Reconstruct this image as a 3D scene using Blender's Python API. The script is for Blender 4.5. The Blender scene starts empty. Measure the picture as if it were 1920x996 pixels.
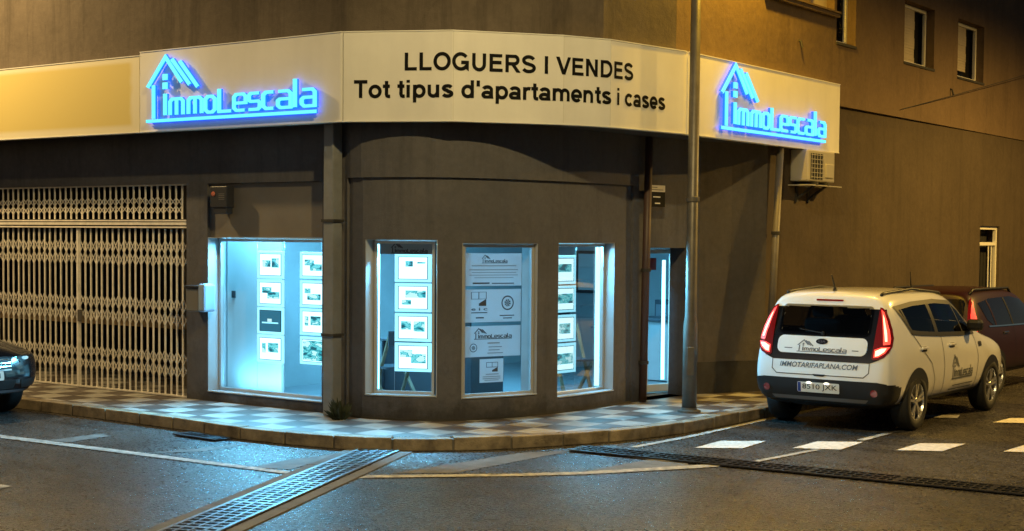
import bpy, bmesh, math, random
from mathutils import Vector, Matrix
from mathutils.bvhtree import BVHTree
random.seed(7)
SC = bpy.context.scene
COL = SC.collection
R = math.radians

# ------------------------------------------------------------------ camera
# world: X runs along the left street, Y along the right street, metres, Z up
CAM_H, FPX, CX, CY = 2.2, 2762.0, 960.0, 572.0
yaw, pitch, roll = R(36.2), R(2.6), R(0.5)
FW = Vector((-math.sin(yaw)*math.cos(pitch), math.cos(yaw)*math.cos(pitch), -math.sin(pitch)))
RT = Vector((math.cos(yaw), math.sin(yaw), 0.0))
UP = RT.cross(FW)
RT2 = RT*math.cos(roll) + UP*math.sin(roll)
UP2 = -RT*math.sin(roll) + UP*math.cos(roll)
CPOS = Vector((0, 0, CAM_H))
cam_d = bpy.data.cameras.new('camera')
cam_d.sensor_fit = 'HORIZONTAL'; cam_d.sensor_width = 36.0
cam_d.lens = FPX/1920*36.0
cam_d.shift_x = 0.0
cam_d.shift_y = (CY-498.0)/1920.0
cam_d.clip_end = 400
cam = bpy.data.objects.new('camera', cam_d); COL.objects.link(cam)
M = Matrix((RT2, UP2, -FW)).transposed().to_4x4(); M.translation = CPOS
cam.matrix_world = M
SC.camera = cam

# ------------------------------------------------------------------ world, exposure
world = bpy.data.worlds.new('World'); SC.world = world; world.use_nodes = True
wn = world.node_tree; bgn = wn.nodes['Background']
sky = wn.nodes.new('ShaderNodeTexSky'); sky.sky_type = 'NISHITA'; sky.sun_disc = False
sky.sun_elevation = R(14); sky.sun_rotation = R(200)
wn.links.new(sky.outputs[0], bgn.inputs[0]); bgn.inputs[1].default_value = 0.016
SC.view_settings.view_transform = 'Standard'; SC.view_settings.look = 'None'
SC.view_settings.exposure = 0.0; SC.view_settings.gamma = 1.0
SC.view_settings.use_curve_mapping = False
SC.render.engine = 'CYCLES'
SC.cycles.use_denoising = True
SC.cycles.max_bounces = 7; SC.cycles.transparent_max_bounces = 12
SC.cycles.sample_clamp_indirect = 4.0
SC.cycles.caustics_reflective = False; SC.cycles.caustics_refractive = False

# lamp settings (used by the street lamp builder further down)
LAMP_CORNER = dict(power=1250, col=(1.0, 0.56, 0.04))
LAMP_LEFT = dict(power=1950, col=(1.0, 0.68, 0.27))
LAMP_CROSSING = dict(power=2800, col=(1.0, 0.74, 0.30))
LAMP_FAR = dict(power=5200, col=(1.0, 0.60, 0.13))
CYAN = (0.15, 0.62, 0.98)
SHOP_CEIL, ADDED_LED = 135.0, 140.0
WCAR_ROT, RCAR_LOC = 0.0, (-7.72, 20.4, 0)
LCAR_LOC, LCAR_ROT = (-19.38, 10.2, 0), 0.0

# ------------------------------------------------------------------ geometry helpers
def ray(px, py):
    return FW + RT2*((px-CX)/FPX) - UP2*((py-CY)/FPX)
def on_z(px, py, z):
    d = ray(px, py); return CPOS + d*((z-CAM_H)/d.z)
def on_y(px, py, y):
    d = ray(px, py); return CPOS + d*(y/d.y)
def on_x(px, py, x):
    d = ray(px, py); return CPOS + d*(x/d.x)

class Path:
    def __init__(self, pts):
        self.p = [Vector((a, b)) for a, b in pts]
        self.s = [0.0]
        for a, b in zip(self.p, self.p[1:]): self.s.append(self.s[-1]+(b-a).length)
        self.L = self.s[-1]
        seg = [(b-a).normalized() for a, b in zip(self.p, self.p[1:])]
        self.segn = [Vector((d.y, -d.x)) for d in seg]
        self.n = []
        for i in range(len(self.p)):
            if i == 0: n = self.segn[0].copy()
            elif i == len(self.p)-1: n = self.segn[-1].copy()
            else:
                n = (self.segn[i-1]+self.segn[i]).normalized()
                n = n/max(.5, n.dot(self.segn[i]))
            self.n.append(n)
    def at(self, s, off=0.0):
        s = min(max(s, 0), self.L)
        for i in range(len(self.p)-1):
            if s <= self.s[i+1]+1e-9:
                t = (s-self.s[i])/(self.s[i+1]-self.s[i])
                return (self.p[i]+self.n[i]*off).lerp(self.p[i+1]+self.n[i+1]*off, t)
    def hit(self, px, py):
        d = ray(px, py); best = None
        for i in range(len(self.p)-1):
            a, b = self.p[i], self.p[i+1]; e = b-a
            den = d.x*e.y-d.y*e.x
            if abs(den) < 1e-9: continue
            t = (a.x*e.y-a.y*e.x)/den
            if t <= 0: continue
            q = Vector((d.x*t, d.y*t)); u = (q-a).dot(e)/e.dot(e)
            if -1e-4 <= u <= 1.0001 and (best is None or t < best[0]):
                best = (t, self.s[i]+u*e.length, CAM_H+d.z*t)
        return (best[1], best[2]) if best else None

def smooth_path(pts, step=0.12):
    out = []
    n = len(pts)
    for i in range(n-1):
        p0 = pts[max(i-1, 0)]; p1 = pts[i]; p2 = pts[i+1]; p3 = pts[min(i+2, n-1)]
        L = math.dist(p1, p2); k = max(1, int(L/step))
        for j in range(k):
            t = j/k
            out.append(tuple(0.5*((2*p1[c])+(-p0[c]+p2[c])*t+(2*p0[c]-5*p1[c]+4*p2[c]-p3[c])*t*t+(-p0[c]+3*p1[c]-3*p2[c]+p3[c])*t**3) for c in (0, 1)))
    out.append(pts[-1])
    return out

WLOC = {}
class MB:
    def __init__(self): self.v = []; self.f = []; self.mi = []; self.cur = 0
    def face(self, pts):
        n = len(self.v); self.v += [Vector(p) for p in pts]; self.f.append(list(range(n, n+len(pts)))); self.mi.append(self.cur)
    def box(self, c, s, mat=None):
        x, y, z = s[0]/2, s[1]/2, s[2]/2; n = len(self.v); c = Vector(c)
        for a in ((-x,-y,-z),(x,-y,-z),(x,y,-z),(-x,y,-z),(-x,-y,z),(x,-y,z),(x,y,z),(-x,y,z)):
            p = Vector(a)
            if mat is not None: p = mat @ p
            self.v.append(c+p)
        for q in ((0,3,2,1),(4,5,6,7),(0,1,5,4),(1,2,6,5),(2,3,7,6),(3,0,4,7)):
            self.f.append([n+i for i in q]); self.mi.append(self.cur)
        return self
    def bar(self, a, b, w, h, up=(0,0,1)):
        a, b = Vector(a), Vector(b); d = (b-a); L = d.length; d.normalize()
        u = Vector(up)
        if abs(d.dot(u)) > .99: u = Vector((1,0,0))
        s = d.cross(u).normalized(); t = s.cross(d)
        self.box((a+b)/2, (L, w, h), Matrix((d, s, t)).transposed()); return self
    def tube(self, pts, r, n=10, cap=True):
        pts = [Vector(p) for p in pts]; rs = r if isinstance(r, (list, tuple)) else [r]*len(pts)
        base = len(self.v); prev = None
        for i, p in enumerate(pts):
            d = (pts[min(i+1, len(pts)-1)]-pts[max(i-1, 0)]).normalized()
            u = Vector((0,0,1)) if abs(d.z) < .95 else Vector((1,0,0))
            if prev is not None: u = prev
            s = d.cross(u).normalized(); t = s.cross(d).normalized(); prev = t
            for k in range(n):
                a = 2*math.pi*k/n; self.v.append(p+(s*math.cos(a)+t*math.sin(a))*rs[i])
        for i in range(len(pts)-1):
            for k in range(n):
                a = base+i*n+k; b = base+i*n+(k+1) % n
                self.f.append([a, b, b+n, a+n]); self.mi.append(self.cur)
        if cap:
            self.f.append([base+k for k in range(n)][::-1]); self.mi.append(self.cur)
            self.f.append([base+(len(pts)-1)*n+k for k in range(n)]); self.mi.append(self.cur)
        return self
    def lathe(self, prof, o, axis, n=24):
        # prof: (radius, along axis)
        ax = Vector(axis).normalized(); u = Vector((0,0,1)) if abs(ax.z) < .9 else Vector((1,0,0))
        s = ax.cross(u).normalized(); t = s.cross(ax); o = Vector(o); base = len(self.v)
        for (r, h) in prof:
            for k in range(n):
                a = 2*math.pi*k/n; self.v.append(o+ax*h+(s*math.cos(a)+t*math.sin(a))*r)
        for i in range(len(prof)-1):
            for k in range(n):
                a = base+i*n+k; b = base+i*n+(k+1) % n
                self.f.append([a, b, b+n, a+n]); self.mi.append(self.cur)
        return self
    def prism(self, poly, fn, d0, d1):
        # poly of 2D points, fn(u, v, depth) -> 3D
        n = len(poly); b = len(self.v)
        for d in (d0, d1): self.v += [Vector(fn(u, v, d)) for u, v in poly]
        self.f.append([b+i for i in range(n)][::-1]); self.f.append([b+n+i for i in range(n)])
        self.mi += [self.cur]*2
        for i in range(n):
            j = (i+1) % n; self.f.append([b+i, b+j, b+n+j, b+n+i]); self.mi.append(self.cur)
        return self
    def build(self, name, mats, parent=None, loc=None, smooth=False, bevel=0.0, recalc=True):
        if not isinstance(mats, (list, tuple)): mats = [mats]
        base = Vector((0,0,0))
        if parent is not None: base = WLOC[parent.name]
        if loc is not None: base = Vector(loc)
        me = bpy.data.meshes.new(name)
        me.from_pydata([tuple(p-base) for p in self.v], [], self.f)
        for m in mats: me.materials.append(m)
        me.polygons.foreach_set('material_index', self.mi)
        if recalc:
            bm = bmesh.new(); bm.from_mesh(me); bmesh.ops.recalc_face_normals(bm, faces=bm.faces); bm.to_mesh(me); bm.free()
        o = bpy.data.objects.new(name, me); COL.objects.link(o)
        if smooth:
            me.polygons.foreach_set('use_smooth', [True]*len(me.polygons))
        if parent is not None: o.parent = parent; WLOC[o.name] = WLOC[parent.name]
        else: o.location = base; WLOC[o.name] = base
        if bevel:
            b = o.modifiers.new('bevel', 'BEVEL'); b.width = bevel; b.segments = 2; b.limit_method = 'ANGLE'
        return o

def tag(o, label=None, cat=None, group=None, kind=None):
    if label: o['label'] = label
    if cat: o['category'] = cat
    if group: o['group'] = group
    if kind: o['kind'] = kind
    return o
def thing(name, label, cat, loc=(0,0,0), group=None):
    o = bpy.data.objects.new(name, None); COL.objects.link(o); o.location = loc
    o.empty_display_size = .2
    WLOC[o.name] = Vector(loc)
    return tag(o, label, cat, group)

# ------------------------------------------------------------------ materials
def mat(name, col, rough=.6, metal=0.0, var=0.0, scale=3.0, bump=0.0, bscale=60.0, spec=.5, coat=0.0, streak=0.0, col2=None, vor=False):
    m = bpy.data.materials.new(name); m.use_nodes = True; nt = m.node_tree; N = nt.nodes; L = nt.links
    b = N['Principled BSDF']
    b.inputs['Base Color'].default_value = (*col, 1); b.inputs['Roughness'].default_value = rough
    b.inputs['Metallic'].default_value = metal; b.inputs['Specular IOR Level'].default_value = spec
    b.inputs['Coat Weight'].default_value = coat; b.inputs['Coat Roughness'].default_value = .05
    tc = N.new('ShaderNodeTexCoord')
    if var or col2:
        n = N.new('ShaderNodeTexNoise'); n.inputs['Scale'].default_value = scale; n.inputs['Detail'].default_value = 8; n.inputs['Roughness'].default_value = .62
        L.new(tc.outputs['Object'], n.inputs['Vector'])
        r = N.new('ShaderNodeValToRGB'); c2 = col2 or tuple(c*(1-var) for c in col); c1 = tuple(min(1, c*(1+var*.6)) for c in col)
        r.color_ramp.elements[0].position = .32; r.color_ramp.elements[0].color = (*c2, 1)
        r.color_ramp.elements[1].position = .68; r.color_ramp.elements[1].color = (*c1, 1)
        L.new(n.outputs['Fac'], r.inputs[0]); out = r.outputs[0]
        if streak:
            mp = N.new('ShaderNodeMapping'); mp.inputs['Scale'].default_value = (1.5, 1.5, .22)
            L.new(tc.outputs['Object'], mp.inputs['Vector'])
            n2 = N.new('ShaderNodeTexNoise'); n2.inputs['Scale'].default_value = 1.3; n2.inputs['Detail'].default_value = 7
            L.new(mp.outputs[0], n2.inputs['Vector'])
            r2 = N.new('ShaderNodeValToRGB'); r2.color_ramp.elements[0].position = .38; r2.color_ramp.elements[1].position = .62
            r2.color_ramp.elements[0].color = (1-streak, 1-streak, 1-streak*.9, 1); r2.color_ramp.elements[1].color = (1, 1, 1, 1)
            L.new(n2.outputs['Fac'], r2.inputs[0])
            mx = N.new('ShaderNodeMix'); mx.data_type = 'RGBA'; mx.blend_type = 'MULTIPLY'; mx.inputs[0].default_value = 1
            L.new(out, mx.inputs[6]); L.new(r2.outputs[0], mx.inputs[7]); out = mx.outputs[2]
        L.new(out, b.inputs['Base Color'])
    if bump:
        n3 = N.new('ShaderNodeTexNoise'); n3.inputs['Scale'].default_value = bscale; n3.inputs['Detail'].default_value = 6
        L.new(tc.outputs['Object'], n3.inputs['Vector'])
        bp = N.new('ShaderNodeBump'); bp.inputs['Strength'].default_value = bump; bp.inputs['Distance'].default_value = .02
        L.new(n3.outputs['Fac'], bp.inputs['Height']); L.new(bp.outputs[0], b.inputs['Normal'])
    return m
def emis(name, col, st):
    m = bpy.data.materials.new(name); m.use_nodes = True; nt = m.node_tree
    b = nt.nodes['Principled BSDF']; b.inputs['Base Color'].default_value = (.02, .02, .02, 1)
    b.inputs['Emission Color'].default_value = (*col, 1); b.inputs['Emission Strength'].default_value = st
    return m
def glass(name, tint=(1,1,1), refl=.12):
    m = bpy.data.materials.new(name); m.use_nodes = True; nt = m.node_tree; N = nt.nodes; L = nt.links
    N.remove(N['Principled BSDF'])
    t = N.new('ShaderNodeBsdfTransparent'); t.inputs[0].default_value = (*tint, 1)
    g = N.new('ShaderNodeBsdfGlossy'); g.inputs['Roughness'].default_value = .03
    fr = N.new('ShaderNodeFresnel'); fr.inputs[0].default_value = 1.5
    ma = N.new('ShaderNodeMath'); ma.operation = 'MULTIPLY'; ma.inputs[1].default_value = refl*8
    ma.use_clamp = True
    L.new(fr.outputs[0], ma.inputs[0])
    mx = N.new('ShaderNodeMixShader'); L.new(ma.outputs[0], mx.inputs[0]); L.new(t.outputs[0], mx.inputs[1]); L.new(g.outputs[0], mx.inputs[2])
    L.new(mx.outputs[0], N['Material Output'].inputs[0])
    return m

def foot_darkening(N, L, src):  # factor that darkens the wall colour toward its foot
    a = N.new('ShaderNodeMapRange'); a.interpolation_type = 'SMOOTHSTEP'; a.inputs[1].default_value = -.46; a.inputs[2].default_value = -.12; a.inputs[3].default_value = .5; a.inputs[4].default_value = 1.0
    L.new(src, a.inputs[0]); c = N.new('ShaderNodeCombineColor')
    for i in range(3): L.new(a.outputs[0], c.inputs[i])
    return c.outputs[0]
def wall_mat(name, col, dark_tone):
    """rough painted render: trowel relief, cloudy stains, drips, hairline cracks"""
    m = bpy.data.materials.new(name); m.use_nodes = True; nt = m.node_tree; N = nt.nodes; L = nt.links
    b = N['Principled BSDF']; b.inputs['Roughness'].default_value = .9; b.inputs['Specular IOR Level'].default_value = .25
    tc = N.new('ShaderNodeTexCoord')
    def noise(sc, det, ro, src): n = N.new('ShaderNodeTexNoise'); n.inputs['Scale'].default_value = sc; n.inputs['Detail'].default_value = det; n.inputs['Roughness'].default_value = ro; L.new(src, n.inputs['Vector']); return n
    def ramp(src, p0, c0, p1, c1):
        r = N.new('ShaderNodeValToRGB'); r.color_ramp.elements[0].position = p0; r.color_ramp.elements[1].position = p1
        r.color_ramp.elements[0].color = (c0, c0, c0, 1); r.color_ramp.elements[1].color = (c1, c1, c1, 1); L.new(src, r.inputs[0]); return r.outputs[0]
    def mul(a, c):
        x = N.new('ShaderNodeMix'); x.data_type = 'RGBA'; x.blend_type = 'MULTIPLY'; x.inputs[0].default_value = 1
        if a is None: x.inputs[6].default_value = (*col, 1)
        else: L.new(a, x.inputs[6])
        L.new(c, x.inputs[7]); return x.outputs[2]
    O = tc.outputs['Object']
    c = mul(None, ramp(noise(.8, 9, .65, O).outputs['Fac'], .35, 1-dark_tone*.8, .65, 1.12))
    c = mul(c, ramp(noise(14, 6, .7, O).outputs['Fac'], .3, .88, .7, 1.08))
    mp = N.new('ShaderNodeMapping'); mp.inputs['Scale'].default_value = (1.6, 1.6, .13); L.new(O, mp.inputs['Vector'])
    c = mul(c, ramp(noise(2.2, 8, .72, mp.outputs[0]).outputs['Fac'], .36, 1-dark_tone, .50, 1.0))
    blot = noise(2.3, 10, .75, O).outputs['Fac']
    c = mul(c, ramp(blot, .27, 1-dark_tone*1.3, .36, 1.0))
    vc = N.new('ShaderNodeTexVoronoi'); vc.feature = 'DISTANCE_TO_EDGE'; vc.inputs['Scale'].default_value = .32
    dn = noise(1.8, 8, .65, O); av = N.new('ShaderNodeVectorMath'); av.operation = 'MULTIPLY_ADD'; av.inputs[1].default_value = (.8, .8, .8); L.new(dn.outputs['Color'], av.inputs[0]); L.new(O, av.inputs[2]); L.new(av.outputs[0], vc.inputs['Vector'])
    c = mul(c, ramp(vc.outputs['Distance'], .001, .86, .004, 1.0))
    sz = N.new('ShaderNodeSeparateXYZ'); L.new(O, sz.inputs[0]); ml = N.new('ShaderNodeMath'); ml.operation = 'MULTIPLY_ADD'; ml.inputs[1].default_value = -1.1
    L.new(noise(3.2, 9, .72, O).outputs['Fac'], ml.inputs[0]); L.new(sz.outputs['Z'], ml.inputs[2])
    c = mul(c, foot_darkening(N, L, ml.outputs[0]))      # darkening toward the ground put into the wall colour, with a noisy edge
    L.new(c, b.inputs['Base Color'])
    ad = N.new('ShaderNodeMath'); ad.operation = 'MULTIPLY_ADD'; ad.inputs[1].default_value = 3.5; L.new(noise(5, 5, .5, O).outputs['Fac'], ad.inputs[0]); L.new(noise(85, 4, .6, O).outputs['Fac'], ad.inputs[2])
    bp = N.new('ShaderNodeBump'); bp.inputs['Strength'].default_value = .35; bp.inputs['Distance'].default_value = .012; L.new(ad.outputs[0], bp.inputs['Height']); L.new(bp.outputs[0], b.inputs['Normal'])
    return m

MT = {}
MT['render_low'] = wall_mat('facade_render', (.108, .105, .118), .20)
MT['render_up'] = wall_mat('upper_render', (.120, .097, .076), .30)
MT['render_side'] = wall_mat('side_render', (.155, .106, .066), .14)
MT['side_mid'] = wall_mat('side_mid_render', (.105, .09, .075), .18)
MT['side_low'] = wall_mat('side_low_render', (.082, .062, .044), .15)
MT['dark_tone'] = mat('dark_plinth', (.035, .032, .03), .8, var=.5, scale=3, bump=.2)  # plain dark tone for the plinth, wall foot, sills and brackets
MT['soffit'] = mat('soffit_paint', (.05, .05, .055), .8, var=.2)
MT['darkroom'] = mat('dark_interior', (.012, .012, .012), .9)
MT['panel'] = mat('sign_panel_white', (.78, .77, .74), .42, var=.06, scale=1.6, streak=.09)
MT['panel_edge'] = mat('sign_trim', (.80, .79, .75), .35)
MT['black_vinyl'] = mat('black_vinyl', (.005, .005, .005), .7, spec=.15)
MT['gate'] = mat('gate_paint', (.80, .75, .68), .45, var=.2, scale=9)
MT['galv'] = mat('galvanised_steel', (.135, .122, .105), .45, metal=.35, var=.25, scale=6, bump=.05)
MT['pipe'] = mat('grey_pipe_paint', (.13, .115, .10), .5, var=.2, scale=4)
MT['pipe_brown'] = mat('brown_pipe_paint', (.07, .04, .035), .5, var=.2, scale=4)
MT['alu'] = mat('aluminium_frame', (.55, .56, .57), .35, metal=.4)
MT['alu_white'] = mat('white_frame', (.78, .76, .72), .4)
MT['jamb'] = mat('reveal_paint', (.42, .43, .45), .6, var=.08)
MT['glass'] = glass('window_glass', (.95, .98, .99), .05)
MT['dim_glass'] = glass('upper_window_glass', (.6, .6, .6), .015)
MT['white_plastic'] = mat('cream_plastic', (.36, .34, .30), .45, var=.06)
MT['dark_plastic'] = mat('dark_plastic', (.025, .025, .03), .4)
MT['box_grey'] = mat('grey_box_paint', (.16, .15, .14), .4)
MT['box_lit_blue'] = mat('box_lit_side', (.28, .36, .5), .3)  # blue light falling on the box side, put into its colour
MT['iron_lit'] = mat('lit_steel_grate', (.30,.31,.33), .36, metal=.9, var=.35, scale=14, bump=.12, bscale=120)  # lighter copy of the grate iron, window reflection put into its colour
MT['iron'] = mat('cast_iron', (.05, .05, .055), .34, metal=.75, var=.3, scale=14, bump=.15, bscale=120)
MT['pit'] = mat('drain_pit', (.006, .006, .007), .5)
MT['conc'] = mat('concrete_edge', (.12, .112, .10), .75, var=.3, scale=5, bump=.3, bscale=110)
MT['kerb'] = mat('kerb_stone', (.26, .21, .14), .7, var=.45, scale=5, bump=.4, bscale=60, col2=(.09, .07, .05))
MT['paint_line'] = mat('road_paint', (.42, .40, .37), .6, var=.65, scale=11, bump=.3, bscale=90)
MT['paint_old'] = mat('worn_road_paint', (.13, .12, .11), .6, var=.45, scale=6, bump=.4, bscale=110)
MT['paint_new'] = mat('fresh_road_paint', (.74, .70, .66), .55, var=.35, scale=16)
MT['shutter'] = mat('roller_shutter', (.5, .42, .3), .6, var=.1)
MT['shop_blind'] = mat('shutter_box', (.15, .135, .125), .6, var=.12, scale=2)
MT['inner_wall'] = mat('inner_wall', (.40, .42, .43), .8, var=.08)
MT['inner_floor'] = mat('inner_floor', (.25, .26, .28), .4, var=.1)
MT['board'] = mat('pale_board', (.68, .72, .72), .6, var=.04)
MT['wood'] = mat('chair_wood', (.42, .30, .18), .5, var=.25, scale=12)
MT['furn_dark'] = mat('furniture_dark', (.07, .08, .10), .5, var=.1)
MT['furn_grey'] = mat('furniture_grey', (.22, .24, .28), .5, var=.1)
MT['paper'] = mat('paper', (.80, .82, .83), .7, var=.04)
nt_ = MT['paper'].node_tree; tl_ = nt_.nodes.new('ShaderNodeBsdfTranslucent'); tl_.inputs[0].default_value = (.8,.85,.9,1); ms_ = nt_.nodes.new('ShaderNodeMixShader'); ms_.inputs[0].default_value = .55
nt_.links.new(nt_.nodes['Principled BSDF'].outputs[0], ms_.inputs[1]); nt_.links.new(tl_.outputs[0], ms_.inputs[2]); nt_.links.new(ms_.outputs[0], nt_.nodes['Material Output'].inputs[0])
MT['ink'] = mat('grey_ink', (.10, .11, .13), .7)
MT['ink_soft'] = mat('pale_ink', (.38, .41, .45), .7)
MT['cable'] = mat('cable_black', (.02, .018, .015), .6)
MT['weed'] = mat('weed_leaf', (.025, .035, .015), .8, var=.4, scale=20)
MT['logo_front'] = emis('logo_face_light', (.12, .84, 1.0), 1.25)
MT['logo_side'] = emis('logo_halo_light', (.004, .085, .95), 2.6)
MT['led'] = emis('led_strip_light', (.25, .80, 1.0), 5.0)
MT['pocket'] = emis('light_pocket', (.58, .92, 1.0), 2.0)
MT['pocket_dim'] = emis('light_pocket_rim', (.30, .80, 1.0), 1.6)
MT['pocket_line'] = mat('pocket_line', (.01, .03, .05), .4)
MT['ceil_light'] = emis('ceiling_panel', (.25, .65, 1.0), 3.0)
def print_mat():
    m = bpy.data.materials.new('backlit_print'); m.use_nodes = True; nt = m.node_tree; N = nt.nodes; L = nt.links
    b = N['Principled BSDF']; b.inputs['Base Color'].default_value = (.02, .02, .02, 1)
    g = N.new('ShaderNodeNewGeometry')
    mp = N.new('ShaderNodeMapping'); mp.inputs['Scale'].default_value = (7, 7, 15)
    L.new(g.outputs['Position'], mp.inputs['Vector'])
    n = N.new('ShaderNodeTexNoise'); n.inputs['Scale'].default_value = 1.0; n.inputs['Detail'].default_value = 4
    L.new(mp.outputs[0], n.inputs['Vector'])
    r = N.new('ShaderNodeValToRGB'); r.color_ramp.interpolation = 'CONSTANT'
    e = r.color_ramp.elements; e[0].position = 0; e[0].color = (.01, .12, .17, 1); e[1].position = .40; e[1].color = (.02, .38, .48, 1)
    k = e.new(.46); k.color = (.18, .78, .85, 1); k = e.new(.53); k.color = (.03, .46, .56, 1); k = e.new(.57); k.color = (.6, 1.1, 1.15, 1)
    L.new(n.outputs['Fac'], r.inputs[0]); L.new(r.outputs[0], b.inputs['Emission Color']); b.inputs['Emission Strength'].default_value = 1.0
    return m
MT['print'] = print_mat()

def asphalt():
    m = bpy.data.materials.new('asphalt'); m.use_nodes = True; nt = m.node_tree; N = nt.nodes; L = nt.links
    b = N['Principled BSDF']; tc = N.new('ShaderNodeTexCoord')
    def noise(sc, det=6, ro=.6, src=None):
        n = N.new('ShaderNodeTexNoise'); n.inputs['Scale'].default_value = sc; n.inputs['Detail'].default_value = det; n.inputs['Roughness'].default_value = ro
        L.new(src or tc.outputs['Object'], n.inputs['Vector']); return n.outputs['Fac']
    def ramp(src, p0, c0, p1, c1):
        r = N.new('ShaderNodeValToRGB'); r.color_ramp.elements[0].position = p0; r.color_ramp.elements[1].position = p1
        r.color_ramp.elements[0].color = (*c0, 1); r.color_ramp.elements[1].color = (*c1, 1); L.new(src, r.inputs[0]); return r.outputs[0]
    def mul(a, c):
        x = N.new('ShaderNodeMix'); x.data_type = 'RGBA'; x.blend_type = 'MULTIPLY'; x.inputs[0].default_value = 1; L.new(a, x.inputs[6]); L.new(c, x.inputs[7]); return x.outputs[2]
    big = noise(.45, 9, .62)
    col = ramp(big, .36, (.032, .029, .028), .66, (.060, .055, .052))
    v = N.new('ShaderNodeTexVoronoi'); v.inputs['Scale'].default_value = 48; L.new(tc.outputs['Object'], v.inputs['Vector'])
    sp = N.new('ShaderNodeSeparateColor'); L.new(v.outputs['Color'], sp.inputs[0])
    col = mul(col, ramp(sp.outputs[0], .1, (.45, .45, .45), .95, (2.0, 1.95, 1.9)))
    mp = N.new('ShaderNodeMapping'); mp.inputs['Scale'].default_value = (.55, 2.2, 1); mp.inputs['Rotation'].default_value = (0, 0, R(8)); L.new(tc.outputs['Object'], mp.inputs['Vector'])
    col = mul(col, ramp(noise(1.5, 8, .7, mp.outputs[0]),   .34, (.42, .41, .40), .54, (1, 1, 1)))     # oil and tyre stains
    vc = N.new('ShaderNodeTexVoronoi'); vc.feature = 'DISTANCE_TO_EDGE'; vc.inputs['Scale'].default_value = .55
    dn = N.new('ShaderNodeTexNoise'); dn.inputs['Scale'].default_value = 2.5; dn.inputs['Detail'].default_value = 6; L.new(tc.outputs['Object'], dn.inputs['Vector'])
    av = N.new('ShaderNodeVectorMath'); av.operation = 'MULTIPLY_ADD'; av.inputs[1].default_value = (.55, .55, 0); L.new(dn.outputs['Color'], av.inputs[0]); L.new(tc.outputs['Object'], av.inputs[2]); L.new(av.outputs[0], vc.inputs['Vector'])
    col = mul(col, ramp(vc.outputs['Distance'], .003, (.35, .35, .35), .009, (1, 1, 1)))               # fine cracks
    L.new(col, b.inputs['Base Color'])
    rr = N.new('ShaderNodeMapRange'); rr.inputs[3].default_value = .20; rr.inputs[4].default_value = .44; L.new(sp.outputs[1], rr.inputs[0]); L.new(rr.outputs[0], b.inputs['Roughness'])
    ad = N.new('ShaderNodeMath'); ad.operation = 'ADD'; L.new(sp.outputs[0], ad.inputs[0]); L.new(noise(70, 4), ad.inputs[1])
    bp = N.new('ShaderNodeBump'); bp.inputs['Strength'].default_value = .6; bp.inputs['Distance'].default_value = .011
    L.new(ad.outputs[0], bp.inputs['Height']); L.new(bp.outputs[0], b.inputs['Normal'])
    b.inputs['Specular IOR Level'].default_value = .5
    return m
MT['asphalt'] = asphalt()
def tiles():
    m = bpy.data.materials.new('pavement_tiles'); m.use_nodes = True; nt = m.node_tree; N = nt.nodes; L = nt.links
    b = N['Principled BSDF']; tc = N.new('ShaderNodeTexCoord')
    ch = N.new('ShaderNodeTexChecker'); ch.inputs['Scale'].default_value = 1/.40
    ch.inputs[1].default_value = (.46, .45, .43, 1); ch.inputs[2].default_value = (.13, .108, .10, 1)
    mp = N.new('ShaderNodeMapping'); mp.inputs['Location'].default_value = (.07, .11, .003)
    L.new(tc.outputs['Object'], mp.inputs['Vector']); L.new(mp.outputs[0], ch.inputs['Vector'])
    n = N.new('ShaderNodeTexNoise'); n.inputs['Scale'].default_value = 2.4; n.inputs['Detail'].default_value = 9; n.inputs['Roughness'].default_value = .65
    L.new(tc.outputs['Object'], n.inputs['Vector'])
    r = N.new('ShaderNodeValToRGB'); r.color_ramp.elements[0].position = .3; r.color_ramp.elements[1].position = .7
    r.color_ramp.elements[0].color = (.42, .39, .36, 1); r.color_ramp.elements[1].color = (1.1, 1.1, 1.1, 1)
    L.new(n.outputs['Fac'], r.inputs[0])
    mx = N.new('ShaderNodeMix'); mx.data_type = 'RGBA'; mx.blend_type = 'MULTIPLY'; mx.inputs[0].default_value = 1
    L.new(ch.outputs[0], mx.inputs[6]); L.new(r.outputs[0], mx.inputs[7])
    br = N.new('ShaderNodeTexBrick'); br.offset = 0; br.inputs['Scale'].default_value = 1
    br.inputs['Brick Width'].default_value = .4; br.inputs['Row Height'].default_value = .4; br.inputs['Mortar Size'].default_value = .006
    br.inputs[1].default_value = (1,1,1,1); br.inputs[2].default_value = (.93,.93,.93,1); br.inputs[3].default_value = (.3,.28,.26,1)
    L.new(mp.outputs[0], br.inputs['Vector'])
    m2 = N.new('ShaderNodeMix'); m2.data_type = 'RGBA'; m2.blend_type = 'MULTIPLY'; m2.inputs[0].default_value = 1
    L.new(mx.outputs[2], m2.inputs[6]); L.new(br.outputs[0], m2.inputs[7]); L.new(m2.outputs[2], b.inputs['Base Color'])
    b.inputs['Roughness'].default_value = .42
    n3 = N.new('ShaderNodeTexNoise'); n3.inputs['Scale'].default_value = 40; L.new(tc.outputs['Object'], n3.inputs['Vector'])
    bp = N.new('ShaderNodeBump'); bp.inputs['Strength'].default_value = .3; bp.inputs['Distance'].default_value = .01
    L.new(n3.outputs['Fac'], bp.inputs['Height']); L.new(bp.outputs[0], b.inputs['Normal'])
    return m
MT['tiles'] = tiles()
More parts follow.
